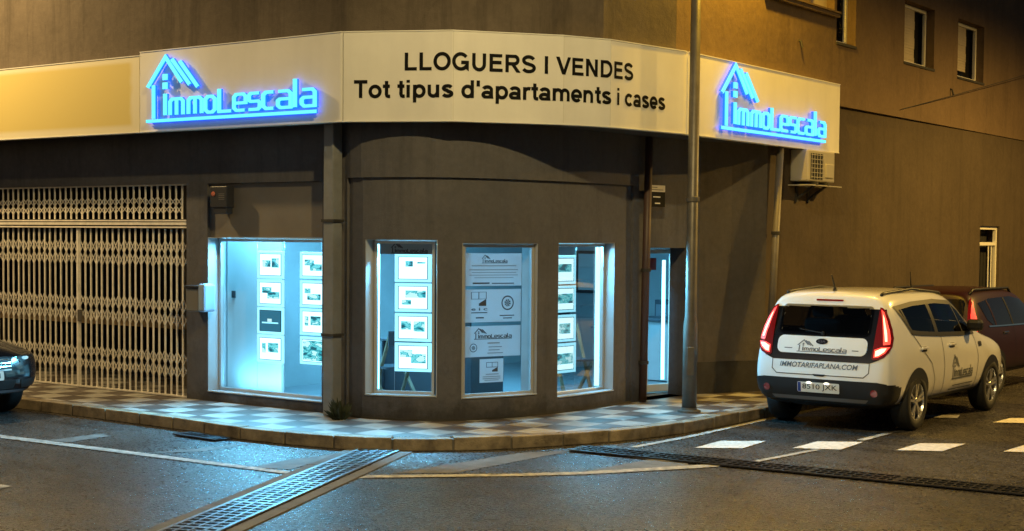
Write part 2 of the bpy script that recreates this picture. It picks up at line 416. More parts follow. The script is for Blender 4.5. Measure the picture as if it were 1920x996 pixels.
def yellow_panel():
    # white sign sheet with a soft-edged yellow field put in over its blanked-out lettering
    m = mat('yellow_sign_sheet', (.74, .72, .66), .45); nt = m.node_tree; N = nt.nodes; L = nt.links
    tc = N.new('ShaderNodeTexCoord'); sp = N.new('ShaderNodeSeparateXYZ'); L.new(tc.outputs['Object'], sp.inputs[0])
    n = N.new('ShaderNodeTexNoise'); n.inputs['Scale'].default_value = 5
    L.new(tc.outputs['Object'], n.inputs['Vector'])
    def edge(out, lo, hi, soft):
        a = N.new('ShaderNodeMapRange'); a.interpolation_type = 'SMOOTHSTEP'
        a.inputs[1].default_value = lo; a.inputs[2].default_value = hi; L.new(out, a.inputs[0]); return a.outputs[0]
    ad = N.new('ShaderNodeMath'); ad.operation = 'MULTIPLY_ADD'; ad.inputs[1].default_value = .10
    L.new(n.outputs['Fac'], ad.inputs[0]); L.new(sp.outputs['X'], ad.inputs[2])
    ex = edge(ad.outputs[0], -.06, -.17, 0)
    e1 = edge(sp.outputs['Z'], .05, .12, 0); e2 = edge(sp.outputs['Z'], .90, .84, 0)
    p1 = N.new('ShaderNodeMath'); p1.operation = 'MULTIPLY'; L.new(ex, p1.inputs[0]); L.new(e1, p1.inputs[1])
    p2 = N.new('ShaderNodeMath'); p2.operation = 'MULTIPLY'; L.new(p1.outputs[0], p2.inputs[0]); L.new(e2, p2.inputs[1])
    mx = N.new('ShaderNodeMix'); mx.data_type = 'RGBA'; L.new(p2.outputs[0], mx.inputs[0])
    mx.inputs[6].default_value = (.74, .68, .50, 1); mx.inputs[7].default_value = (.66, .54, .20, 1)
    L.new(mx.outputs[2], N['Principled BSDF'].inputs['Base Color'])
    return m
MT['yellow_panel'] = yellow_panel()

# ------------------------------------------------------------------ lettering helpers
def text_mesh(body, size=1.0, bold=0.0, align='LEFT', spacing=1.0, shear=0.0):
    c = bpy.data.curves.new('lettering', 'FONT'); c.body = body; c.size = size; c.offset = bold
    c.align_x = align; c.space_character = spacing; c.shear = shear; c.resolution_u = 4
    o = bpy.data.objects.new('lettering', c); COL.objects.link(o)
    dg = bpy.context.evaluated_depsgraph_get(); me = bpy.data.meshes.new_from_object(o.evaluated_get(dg))
    bm = bmesh.new(); bm.from_mesh(me)
    bmesh.ops.remove_doubles(bm, verts=bm.verts, dist=size*1e-4)
    vs = [(v.co.x, v.co.y) for v in bm.verts]; bm.verts.index_update()
    fs = [[v.index for v in f.verts] for f in bm.faces]
    bm.free(); bpy.data.objects.remove(o); bpy.data.curves.remove(c); bpy.data.meshes.remove(me)
    return vs, fs
def fit(vs, u0, u1, v0=None, v1=None):
    xs = [p[0] for p in vs]; ys = [p[1] for p in vs]
    a, b = min(xs), max(xs); c, d = min(ys), max(ys)
    if v0 is None: return [(u0+(x-a)/(b-a)*(u1-u0), y) for x, y in vs]
    return [(u0+(x-a)/(b-a)*(u1-u0), v0+(y-c)/(d-c)*(v1-v0)) for x, y in vs]
def ribbon(line, w, closed=False):
    P = [Vector(p) for p in line]; n = len(P); l = []; r = []
    for i in range(n):
        a = P[i-1] if (i > 0 or closed) else None; b = P[(i+1) % n] if (i < n-1 or closed) else None
        d1 = (P[i]-a).normalized() if a is not None else None; d2 = (b-P[i]).normalized() if b is not None else None
        if d1 is None: d1 = d2
        if d2 is None: d2 = d1
        nn = Vector((-(d1+d2).y, (d1+d2).x)).normalized(); k = 1/max(.45, nn.dot(Vector((-d1.y, d1.x))))
        l.append(P[i]+nn*w/2*k); r.append(P[i]-nn*w/2*k)
    return [tuple(p) for p in l], [tuple(p) for p in r]
def arc(cx, cy, rx, ry, a0, a1, n=5):
    return [(cx+rx*math.cos(R(a0+(a1-a0)*i/n)), cy+ry*math.sin(R(a0+(a1-a0)*i/n))) for i in range(n+1)]
def logo_strokes(w=20):
    """strokes of the house emblem and the rounded word in a 920 wide box; (polyline, width, closed)"""
    S = []
    S.append(([(0, 0), (920, 0)], w, False))                          # ground bar
    S.append(([(8, 190), (113, 352), (206, 205)], w*1.05, False))     # roof
    S.append(([(150, 338), (252, 188)], w*1.05, False)); S.append(([(195, 322), (297, 172)], w*1.05, False))
    S.append(([(43, 12), (43, 200)], w*.95, False))                   # post
    S.append(([(111, 224), (111, 258)], w*1.5, False)); S.append(([(111, 174), (111, 211)], w*1.5, False))  # window panes
    S.append(([(111, 28), (111, 148)], w*1.05, False))                # tall i
    b, t = 28+w*.1, 123-w*.45; m = (b+t)/2
    for x in (140, 245):                                              # m m
        S.append(([(x, b-3)]+[(x, t-14)]+[(x+12, t)]+[(x+62, t), (x+74, t-14), (x+74, b-3)], w*.95, False))
        S.append(([(x+37, b-3), (x+37, t-w*.5)], w*.9, False))
    S.append(([(340, b+14), (340, t-14), (354, t), (378, t), (392, t-14), (392, b+14), (378, b), (354, b)], w*.95, True))
    S.append(([(416, 152), (416, b), (484, b)], w*.95, False))        # L
    x = 496                                                           # e
    S.append(([(x+60, b), (x+12, b), (x, b+14), (x, t-14), (x+12, t), (x+50, t), (x+62, t-14), (x+62, m-4), (x+8, m-4)], w*.9, False))
    x = 576                                                           # s
    S.append(([(x+56, t), (x+10, t), (x, t-10), (x, m+8), (x+8, m), (x+48, m), (x+56, m-8), (x+56, b+10), (x+46, b), (x, b)], w*.9, False))
    x = 650
    S.append(([(x+56, t), (x+14, t), (x, t-14), (x, b+14), (x+14, b), (x+56, b)], w*.95, False))
    for x in (726, 846):                                              # a a
        S.append(([(x+4, t), (x+52, t), (x+64, t-14), (x+64, b), (x+12, b), (x, b+12), (x, m-6), (x+10, m+2), (x+56, m+2)], w*.9, False))
    S.append(([(812, b-3), (812, 174)], w*.95, False))                # l
    return S
def logo_flat(w):
    vs, fs = [], []
    for line, ww, cl in logo_strokes(w):
        l, r = ribbon(line, ww, cl); n = len(l); b = len(vs); vs += l+r
        for i in range(n if cl else n-1):
            j = (i+1) % n; fs.append([b+i, b+n+i, b+n+j, b+j])
    return vs, fs

# ------------------------------------------------------------------ plan lines
WALL_Y, RW_X = 12.6, -9.1
facade_pts = [(-11.58, 12.60), (-11.28, 12.53), (-10.80, 12.66), (-10.44, 12.90), (-10.17, 13.25), (-9.99, 13.7), (-9.86, 14.3), (-9.80, 14.9), (-9.79, 15.4), (-9.80, 15.86)]
FAC = Path([(-20.5, WALL_Y), (-11.66, WALL_Y)] + smooth_path(facade_pts, .13) + [(-9.73, 16.4), (-9.63, 17.36), (-9.40, 17.85), (-9.1, 18.3), (-9.045, 26.8), (-9.045, 34)])
SGN = Path([(-20.5, 12.15), (-11.28, 12.15), (-10.15, 12.72), (-9.36, 13.72), (-9.10, 14.30), (-8.90, 15.62), (-8.90, 20.2)])
UPW = Path([(-20.5, 12.28), (-11.31, 12.28), (-10.24, 12.82), (-9.48, 13.78), (-9.23, 14.34), (-9.02, 15.64), (-9.02, 34)])
ZB, ZT = 3.487, 4.463
PAVE = 0.13

def wall(path, z0, z1, holes, thick, mb, s0=0.0, s1=None, minstep=None):
    s1 = path.L if s1 is None else s1
    ss = sorted({round(x, 5) for x in [s0, s1]+[q for q in path.s if s0 < q < s1]+[h[i] for h in holes for i in (0, 1)] if s0-1e-6 <= x <= s1+1e-6})
    # drop path points that nearly coincide with hole edges
    hs = {round(h[i], 5) for h in holes for i in (0, 1)}
    ss = [x for x in ss if x in hs or all(abs(x-h) > .012 for h in hs)]
    zz = sorted({round(x, 5) for x in [z0, z1]+[h[i] for h in holes for i in (2, 3)] if z0-1e-6 <= x <= z1+1e-6})
    def inh(s, z): return any(h[0]-1e-4 < s < h[1]+1e-4 and h[2]-1e-4 < z < h[3]+1e-4 for h in holes)
    idx = {}
    def V(i, k, b):
        key = (i, k, b)
        if key not in idx:
            p = path.at(ss[i], -thick if b else 0); idx[key] = len(mb.v); mb.v.append(Vector((p.x, p.y, zz[k])))
        return idx[key]
    def F(*q): mb.f.append(list(q)); mb.mi.append(mb.cur)
    ni, nk = len(ss)-1, len(zz)-1
    solid = [[not inh((ss[i]+ss[i+1])/2, (zz[k]+zz[k+1])/2) for k in range(nk)] for i in range(ni)]
    for i in range(ni):
        for k in range(nk):
            if not solid[i][k]: continue
            F(V(i,k,0), V(i+1,k,0), V(i+1,k+1,0), V(i,k+1,0))
            F(V(i,k,1), V(i,k+1,1), V(i+1,k+1,1), V(i+1,k,1))
            if i == 0 or not solid[i-1][k]: F(V(i,k,0), V(i,k+1,0), V(i,k+1,1), V(i,k,1))
            if i == ni-1 or not solid[i+1][k]: F(V(i+1,k,0), V(i+1,k,1), V(i+1,k+1,1), V(i+1,k+1,0))
            if k == 0 or not solid[i][k-1]: F(V(i,k,0), V(i,k,1), V(i+1,k,1), V(i+1,k,0))
            if k == nk-1 or not solid[i][k+1]: F(V(i,k+1,0), V(i+1,k+1,0), V(i+1,k+1,1), V(i,k+1,1))
    return mb
def strip(path, s0, s1, z0, z1, o0, o1, mb, extra=()):
    """solid band along a path between offsets o0 (inner) and o1 (outer)"""
    ss = [s0]+[q for q in path.s if s0+.01 < q < s1-.01]+[s1]
    b = len(mb.v)
    for s in ss:
        for o, z in ((o0, z0), (o1, z0), (o1, z1), (o0, z1)):
            p = path.at(s, o); mb.v.append(Vector((p.x, p.y, z)))
    for i in range(len(ss)-1):
        a = b+i*4
        for k in range(4):
            mb.f.append([a+k, a+(k+1) % 4, a+4+(k+1) % 4, a+4+k]); mb.mi.append(mb.cur)
    mb.f.append([b, b+3, b+2, b+1]); e = b+(len(ss)-1)*4; mb.f.append([e, e+1, e+2, e+3]); mb.mi += [mb.cur]*2
    return mb
def P3(path, s, off, z):
    p = path.at(s, off); return Vector((p.x, p.y, z))

# ------------------------------------------------------------------ the ground
g = MB(); g.face([(-70,-40,0), (60,-40,0), (60,90,0), (-70,90,0)])
tag(g.build('road', MT['asphalt']), kind='structure')
kerb_pts = smooth_path([(-24, 11.22), (-16, 11.22), (-13, 11.17), (-11.9, 11.05), (-10.75, 11.12), (-10.1, 11.3), (-9.55, 11.7), (-9.15, 12.15), (-8.85, 12.65), (-8.58, 13.2), (-8.38, 13.8), (-8.25, 14.5), (-8.2, 15.3), (-8.2, 19.2), (-8.7, 20.1), (-8.8, 34)], .25)
KP = Path(kerb_pts)
kb = MB(); s = 0.0
while s < KP.L-.1:
    e = min(s+.62+random.uniform(-.03, .03), KP.L); dz = random.uniform(-.006, .006)
    strip(KP, s+.010, e-.010, 0.0, PAVE+.004+dz, -.16, 0.0+random.uniform(-.006, .006), kb); s = e
ko = kb.build('kerb', MT['kerb'], bevel=.014); tag(ko, kind='structure')
sk = MB(); strip(KP, 0, KP.L, 0, PAVE-.012, -.158, -.018, sk)      # mortar bed behind the joints
tag(sk.build('kerb_bed', MT['conc']), kind='structure')
pv = MB()
inner = [KP.at(q, -.158) for q in KP.s]
pts = [(p.x, p.y, PAVE) for p in inner]+[(-16, 34, PAVE), (-16, 22, PAVE), (-24, 22, PAVE)]
pv.face(pts)
po = pv.build('pavement', MT['tiles'], recalc=False); tag(po, kind='structure')
if po.data.polygons[0].normal.z < 0: po.data.flip_normals()

def ground_poly(name, m, polys, z):
    mb = MB()
    for q in polys:
        mb.face([(lambda p: (p.x, p.y, z))(on_z(a, b, z)) for a, b in q])
    o = mb.build(name, m, recalc=False)
    bm = bmesh.new(); bm.from_mesh(o.data)
    for f in bm.faces:
        if f.normal.z < 0: f.normal_flip()
    bm.to_mesh(o.data); bm.free()
    return tag(o, kind='structure')
ground_poly('worn_road_marking', MT['paint_old'], [
    [(735,888), (983,848), (1070,846), (855,887)],
    [(1092,885), (1220,861), (1290,868), (1290,876)],
    [(84,826), (190,813), (205,818), (130,829)],
    [(259,851), (410,838), (470,832), (380,846)],
    [(470,876), (540,862), (625,852), (600,864), (545,880)]], .004)
ground_poly('road_line', MT['paint_line'], [
    [(0,815), (0,821), (562,891.5), (566,887)],
    [(0,908), (22,911.5), (0,916)],
    [(672,896), (690,891), (970,888), (1092,884.5), (1293,872.5), (1355,869), (1349,874.5), (1293,878.5), (1092,889.5), (970,892.5)],
    [(1070,844.5), (1078,843.5), (1250,861), (1352,868.5), (1340,870.5), (1240,864)],
    [(1606,824.7), (1657.5,812), (1674,812), (1621,826)],
    [(1413,864), (1522,843), (1541,843), (1424,865.5)],
    [(1720,782), (1735,778), (1800,778), (1795,784)],
    [(1180,838), (1300,815), (1435,785), (1436,788), (1300,819), (1195,839)]], .008)
ground_poly('crossing_block', MT['paint_new'], [
    [(1302,839.6), (1351,826.5), (1437,827), (1393,840.4)],
    [(1486,840), (1532,827.6), (1619,828.7), (1577,843)],
    [(1679,844), (1725,831), (1811,832), (1767,846)],
    [(1880.6,846.6), (1925,833), (2010,834), (1968,849)],
    [(1861.6,792), (1894,784), (1990,784), (1960,794)]], .008)

# ------------------------------------------------------------------ the building
bld = thing('shop_building', 'brown rendered corner building with curved shop front and overhanging upper storey', 'building', (-10.5, 14, 0))
def hole(path, l, r, t, b):
    """window opening from pixel edges: left/right column, top/bottom read at the middle"""
    sl = path.hit(l, (t+b)/2)[0]; sr = path.hit(r, (t+b)/2)[0]
    zt = path.hit((l+r)/2, t)[1]; zb = path.hit((l+r)/2, b)[1]
    return (sl, sr, zb, zt)
hG = (0.6, FAC.hit(350, 500)[0], PAVE, 2.85)
W1 = (FAC.hit(389, 600)[0], FAC.hit(604, 600)[0], FAC.hit(500, 746)[1], FAC.hit(500, 342)[1])
W2 = hole(FAC, 684, 820, 449, 745)
W3 = hole(FAC, 866, 1008, 456, 746)
W4 = hole(FAC, 1046, 1152, 455, 741)
DR = (FAC.hit(1208, 600)[0], FAC.hit(1284, 600)[0], PAVE, FAC.hit(1240, 465)[1])
FDR = (FAC.s[-2]+.05, FAC.s[-2]+1.15, PAVE, 2.5)
sV, sW = FAC.s[-5]+.02, FAC.s[-3]
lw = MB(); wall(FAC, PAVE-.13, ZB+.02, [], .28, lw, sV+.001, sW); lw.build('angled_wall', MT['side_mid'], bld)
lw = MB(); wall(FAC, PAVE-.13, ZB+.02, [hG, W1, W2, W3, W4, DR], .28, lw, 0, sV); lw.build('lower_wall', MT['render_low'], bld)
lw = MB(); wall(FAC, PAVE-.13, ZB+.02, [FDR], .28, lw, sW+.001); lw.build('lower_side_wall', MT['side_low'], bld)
# lintel band that stands proud over the curved shop windows, ending in a step on both sides
sA, zA = FAC.hit(656, 334); sB = FAC.hit(1184, 346)[0]
bd = MB(); strip(FAC, sA, sB, zA, ZB+.015, .002, .035, bd)
sA0 = FAC.hit(628, 400)[0]
strip(FAC, sA0, sA, PAVE, ZB+.015, .002, .035, bd)
strip(FAC, sB, FAC.hit(1206, 400)[0], PAVE, ZB+.015, .002, .035, bd)
bd.build('lintel_band', MT['render_low'], bld)
pl = MB(); sP0 = FAC.hit(1286, 730)[0]; sP1 = FAC.s[-3]
strip(FAC, sP0, sP1-.0, PAVE, .56, .002, .012, pl); strip(FAC, sP1, sP1+8.3, PAVE, .60, .002, .012, pl)
pl.build('plinth', MT['dark_tone'], bld)  # plain dark band along the wall foot
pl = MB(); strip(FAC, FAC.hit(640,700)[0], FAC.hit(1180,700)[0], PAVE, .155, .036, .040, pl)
pl.build('base_strip', MT['dark_tone'], bld)  # thin dark strip along the foot of the curved front

# upper storey
sK = UPW.s[-2]
def yz(y): return sK+(y-15.64)
HA = (yz(20.30), yz(21.0), 5.11, 6.7); HB = (yz(19.4), yz(20.22), 5.52, 6.7)
H2 = (yz(22.93), yz(24.26), 5.09, 6.08); H3 = (yz(25.40), yz(26.76), 5.08, 6.09)
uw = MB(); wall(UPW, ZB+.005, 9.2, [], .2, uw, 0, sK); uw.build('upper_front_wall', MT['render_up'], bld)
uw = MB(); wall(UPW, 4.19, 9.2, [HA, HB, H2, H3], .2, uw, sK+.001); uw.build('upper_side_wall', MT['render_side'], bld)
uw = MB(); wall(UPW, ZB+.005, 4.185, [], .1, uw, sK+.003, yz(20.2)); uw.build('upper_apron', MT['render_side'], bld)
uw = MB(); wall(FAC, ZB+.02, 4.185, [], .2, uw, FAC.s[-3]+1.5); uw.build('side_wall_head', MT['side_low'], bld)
so = MB(); strip(SGN, 0, SGN.L, ZB+.021, ZB+.03, -1.6, -.10, so); so.build('soffit', MT['soffit'], bld)
# roof slab so that no light falls in from above
rf = MB(); rf.face([(-20.5,12.3,9.2), (-11.3,12.3,9.2), (-9.1,15.6,9.2), (-9.1,34,9.2), (-20.5,34,9.2)]); rf.build('roof', MT['soffit'], bld)
fl = MB(); fl.face([(-20.5,12.9,3.3), (-11.3,12.9,3.3), (-10.2,15.6,3.3), (-9.4,18.4,3.3), (-9.4,34,3.3), (-20.5,34,3.3)]); fl.build('storey_floor', MT['soffit'], bld)

def frame_on(mb, path, h, off, w, d):
    """rectangular frame standing in a hole, straight between its jambs"""
    a, b = path.at(h[0]+.004, off), path.at(h[1]-.004, off)
    e = (b-a).normalized(); L = (b-a).length; z0, z1 = h[2]+.004, h[3]-.004
    n = Vector((e.y, -e.x)); m3 = Matrix((Vector((e.x, e.y, 0)), Vector((-n.x, -n.y, 0)), Vector((0,0,1)))).transposed()
    c = (a+b)/2
    mb.box((c.x, c.y, z0+w/2), (L, d, w), m3); mb.box((c.x, c.y, z1-w/2), (L, d, w), m3)
    for q in (a+e*w/2, b-e*w/2): mb.box((q.x, q.y, (z0+z1)/2), (w, d, z1-z0-2*w-.002), m3)
    return a, b, e, n, m3
def pane(name, path, h, off, w, m, parent):
    a, b = path.at(h[0]+.004, off), path.at(h[1]-.004, off); e = (b-a).normalized()
    a = a+e*(w-.004); b = b-e*(w-.004); z0, z1 = h[2]+w, h[3]-w
    mb = MB(); mb.face([(a.x,a.y,z0), (b.x,b.y,z0), (b.x,b.y,z1), (a.x,a.y,z1)]); return mb.build(name, m, parent)
def lining(path, h, d0, d1, th, m, parent, name='reveal'):
    """pale painted lining of a window opening"""
    mb = MB()
    strip(path, h[0]+.001, h[1]-.001, h[2]+.001, h[2]+th, d1, d0, mb)
    strip(path, h[0]+.001, h[1]-.001, h[3]-th, h[3]-.001, d1, d0, mb)
    strip(path, h[0]+.001, h[0]+th, h[2]+th, h[3]-th, d1, d0, mb)
    strip(path, h[1]-th, h[1]-.001, h[2]+th, h[3]-th, d1, d0, mb)
    return mb.build(name, m, parent)
W1g = (W1[0], W1[1], W1[2], FAC.hit(500, 446)[1])
for i, (h, off) in enumerate(((W1g, -.2), (W2, -.16), (W3, -.07), (W4, -.16))):
    mb = MB(); frame_on(mb, FAC, (h[0]+.012, h[1]-.012, h[2]+.012, h[3]-.012), off, .035, .05)
    fr = mb.build('window', MT['alu'], bld, bevel=.003)
    pane('pane', FAC, (h[0]+.012, h[1]-.012, h[2]+.012, h[3]-.012), off-.005, .035, MT['glass'], fr)
    lining(FAC, h, -.006, -.27, .008, MT['jamb'], fr)
    sl = MB(); strip(FAC, h[0]+.01, h[1]-.01, h[2]+.009, h[2]+.02, -.11, .012, sl); sl.build('sill', MT['jamb'], fr)
    # led strips fixed to the inner side of the jambs
    ld = MB()
    zz0, zz1 = h[2]+.06, h[3]-.06
    if i == 1: strip(FAC, h[0]+.014, h[0]+.04, zz0, zz1, off-.07, off-.045, ld)
    if i == 3: strip(FAC, h[1]-.06, h[1]-.014, zz0, zz1, off-.09, off-.045, ld)
    if i == 0: pass
    if i in (1, 3): ld.build('light_strip', MT['led'], fr)
# roller shutter casing over the wide window
mb = MB(); strip(FAC, W1[0]+.002, W1[1]-.002, W1g[3]+.002, W1[3]-.004, -.24, -.05, mb); mb.build('shutter_casing', MT['shop_blind'], bld)

# shop door in its recess
a0 = Vector((-10.20, 16.92)); b0 = Vector((-10.04, 17.42))
mb = MB(); e = (b0-a0).normalized(); n2 = Vector((e.y, -e.x)); m3 = Matrix((Vector((e.x,e.y,0)), Vector((-n2.x,-n2.y,0)), Vector((0,0,1)))).transposed()
dz0, dz1 = PAVE+.02, DR[3]-.02
LW = (b0-a0).length
for q, s_ in ((a0+e*.03, .06), (b0-e*.03, .06)): mb.box((q.x, q.y, (dz0+dz1)/2), (s_, .06, dz1-dz0), m3)
c = (a0+b0)/2
mb.box((c.x,c.y,dz0+.05), (LW-.122, .06, .10), m3); mb.box((c.x,c.y,dz1-.03), (LW-.122, .06, .06), m3)
door = mb.build('door', MT['alu_white'], bld, bevel=.004)
mb = MB(); mb.face([(a0.x+e.x*.06,a0.y+e.y*.06,dz0+.1), (b0.x-e.x*.06,b0.y-e.y*.06,dz0+.1), (b0.x-e.x*.06,b0.y-e.y*.06,dz1-.06), (a0.x+e.x*.06,a0.y+e.y*.06,dz1-.06)]); mb.build('pane', MT['glass'], door)
q = b0-e*.035+n2*.07; mb = MB(); mb.tube([(q.x,q.y,1.05), (q.x,q.y,1.35)], .012); mb.box((q.x-n2.x*.03,q.y-n2.y*.03,1.06), (.02,.06,.02), m3); mb.box((q.x-n2.x*.03,q.y-n2.y*.03,1.34), (.02,.06,.02), m3); mb.build('handle', MT['alu'], door)
mb = MB(); q = b0-e*.13-n2*.05; mb.box((q.x,q.y,(dz0+dz1)/2), (.045,.02,dz1-dz0-.3), m3); mb.build('light_strip', MT['led'], door)
mb = MB(); q = a0+e*.13+n2*.012; mb.box((q.x,q.y,dz1-.2), (.14,.004,.16), m3); mb.build('notice', mat('red_notice', (.35,.05,.05), .5), door)
# recess cheeks and threshold
mb = MB()
p0 = FAC.at(DR[0], -.28); p1 = FAC.at(DR[1], -.28)
mb.face([(p0.x,p0.y,PAVE), (a0.x,a0.y,PAVE), (a0.x,a0.y,DR[3]), (p0.x,p0.y,DR[3])]); mb.face([(b0.x,b0.y,PAVE), (p1.x,p1.y,PAVE), (p1.x,p1.y,DR[3]), (b0.x,b0.y,DR[3])])
mb.face([(p0.x,p0.y,DR[3]+.001), (a0.x,a0.y,DR[3]+.001), (b0.x,b0.y,DR[3]+.001), (p1.x,p1.y,DR[3]+.001)])
mb.build('door_recess', mat('recess_cladding', (.24,.23,.22), .5, var=.2), bld)

# upper windows of the side street
for i, h in enumerate((HA, HB, H2, H3)):
    if i == 1:
        mb = MB(); strip(UPW, h[0]+.01, h[1]-.01, h[2]+.01, h[3], -.16, -.12, mb); sh = mb.build('window', MT['shutter'], bld); continue
    mb = MB(); frame_on(mb, UPW, (h[0]+.005, h[1]-.005, h[2]+.005, h[3]-.005), -.165, .055, .05)
    fr = mb.build('window', MT['alu_white'], bld)
    sL = h[0]+(.30 if i == 0 else .62)*(h[1]-h[0])
    mb = MB(); z = h[2]+(.16 if i == 3 else .06)
    while z < h[3]-.06:
        strip(UPW, h[0]+.062, sL, z, min(z+.043, h[3]-.062), -.185, -.160+.006*(int(z*50) % 2), mb); z += .046
    mb.build('shutter', MT['shutter'], fr)
    pane('pane', UPW, h, -.188, .06, MT['dim_glass'], fr)
    mb = MB(); strip(UPW, h[0]-.01, h[1]+.01, h[2]-.035, h[2]+.004, -.15, .02, mb); mb.build('sill', MT['dark_tone'], fr)
    mb = MB(); strip(UPW, h[0]-.3, h[1]+.6, h[2]-.2, h[3]+.2, -.27, -.25, mb); mb.build('dark_backing', MT['darkroom'], fr)  # added black sheet closing off the open storey so the window reads dark
mb = MB(); strip(UPW, yz(17.95), yz(20.27), 5.45, 5.50, .003, .07, mb); strip(UPW, yz(17.95), yz(20.27), 5.504, 5.53, .003, .09, mb)
mb.build('ledge', MT['render_side'], bld)

# narrow far doorway with white bars
mb = MB(); h = FDR; frame_on(mb, FAC, h, -.08, .06, .06)
fd = mb.build('door', MT['alu_white'], bld)
mb = MB(); strip(FAC, h[0]+.06, h[1]-.06, h[3]-.36, h[3]-.30, -.11, -.05, mb)
for k in range(1, 6):
    q = FAC.at(h[0]+.06+(h[1]-h[0]-.12)*(k/6) , -.08)
    if k > 3: mb.tube([(q.x,q.y,PAVE+.1), (q.x,q.y,h[3]-.36)], .014, 6)
mb.build('bars', MT['alu_white'], fd)
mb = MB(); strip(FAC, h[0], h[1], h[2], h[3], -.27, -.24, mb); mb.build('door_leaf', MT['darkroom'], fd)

# room behind the shop front
x0, x1, y0, y1, zf, zc = -14.2, -10.05, 12.9, 20.5, PAVE+.03, 2.95
mb = MB(); mb.face([(x0,y0-.05,zf), (-10.6,y0-.05,zf), (-9.98,14,zf), (-9.98,16.2,zf), (-10.3,17.0,zf), (-10.05,17.6,zf), (x1,y1,zf), (x0,y1,zf)]); mb.build('shop_floor', MT['inner_floor'], bld)
mb = MB(); mb.face([(x0,y0-.05,zc), (-10.6,y0-.05,zc), (-9.98,14,zc), (-9.98,16.2,zc), (-10.3,17.0,zc), (-10.05,17.6,zc), (x1,y1,zc), (x0,y1,zc)]); mb.build('shop_ceiling', MT['inner_wall'], bld)
mb = MB(); mb.face([(x0,y0-.05,zf), (x0,y1,zf), (x0,y1,zc), (x0,y0-.05,zc)]); mb.face([(x0,y1,zf), (x1,y1,zf), (x1,y1,zc), (x0,y1,zc)]); mb.face([(x1,17.6,zf), (x1,y1,zf), (x1,y1,zc), (x1,17.6,zc)]); mb.build('shop_inner_wall', MT['inner_wall'], bld)
# garage behind the folding gate
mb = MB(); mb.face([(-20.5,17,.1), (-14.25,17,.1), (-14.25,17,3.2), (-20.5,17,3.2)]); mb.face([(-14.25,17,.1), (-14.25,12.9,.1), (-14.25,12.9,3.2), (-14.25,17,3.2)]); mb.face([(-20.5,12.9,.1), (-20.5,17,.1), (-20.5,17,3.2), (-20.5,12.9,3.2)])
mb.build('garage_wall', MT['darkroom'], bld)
mb = MB(); mb.box((-15.35,13.6,1.7), (.22,.22,3.1)); mb.build('garage_column', mat('garage_column_paint', (.12,.10,.07), .8, var=.4, scale=6), bld)
mb = MB(); mb.box((-17.3,13.35,1.02), (6.0,.12,.16)); mb.build('garage_low_wall', mat('garage_brick', (.16,.11,.06), .85, var=.6, scale=4), bld)

# ------------------------------------------------------------------ sign fascia
def sign(name, label, s0, s1, m, z0=ZB, z1=ZT):
    p = SGN.at((s0+s1)/2); t = thing(name, label, 'sign', (p.x, p.y, z0))
    mb = MB(); strip(SGN, s0+.006, s1-.006, z0, z1, -.10, 0, mb); po_ = mb.build('panel', m, t)
    mb = MB(); strip(SGN, s0+.006, s1-.006, z0-.012, z0-.001, -.10, .008, mb); strip(SGN, s0+.006, s1-.006, z1+.001, z1+.012, -.10, .008, mb); mb.build('trim', MT['panel_edge'], t)
    return t
sY = SGN.hit(262, 180)[0]; sC = SGN.hit(643, 140)[0]; sE = SGN.hit(1287, 180)[0]; sE2 = sE+.03
# the blank sign's yellow field is measured from its right end, so its panel keeps its own origin there
p = SGN.at(sY); ty = thing('fascia_sign', 'long fascia sign with a blanked-out yellow field above the folding gate', 'sign', (p.x, p.y, ZB))
mb = MB(); strip(SGN, .05, sY-.006, ZB, ZT-.04, -.10, 0, mb); mb.build('panel', MT['yellow_panel'], ty)
mb = MB(); strip(SGN, .05, sY-.006, ZB-.012, ZB-.001, -.10, .008, mb); strip(SGN, .05, sY-.006, ZT-.039, ZT-.028, -.10, .008, mb); mb.build('trim', MT['panel_edge'], ty)
tl = sign('fascia_sign', 'fascia sign with glowing blue house logo over the wide left shop window', sY, sC, MT['panel'])
tc_ = sign('fascia_sign', 'bent pale fascia sign lettered LLOGUERS I VENDES in black around the corner', sC, sE, MT['panel'])
tr = sign('fascia_sign', 'fascia sign with glowing blue house logo on the right street, above the air conditioner', sE2, SGN.L, MT['panel'])
MT['seam_grey'] = mat('seam_grey', (.60,.59,.55), .6)
for px in (850, 1057, 1145):
    mb = MB(); q = SGN.hit(px, 140)[0]; strip(SGN, q-.003, q+.003, ZB+.004, ZT-.004, .001, .003, mb); mb.build('panel_seam', MT['seam_grey'], tc_)
def el(cx_, cy_, rx, ry, n=28): return arc(cx_, cy_, rx, ry, 90, 450, n)[:-1]
X = .725
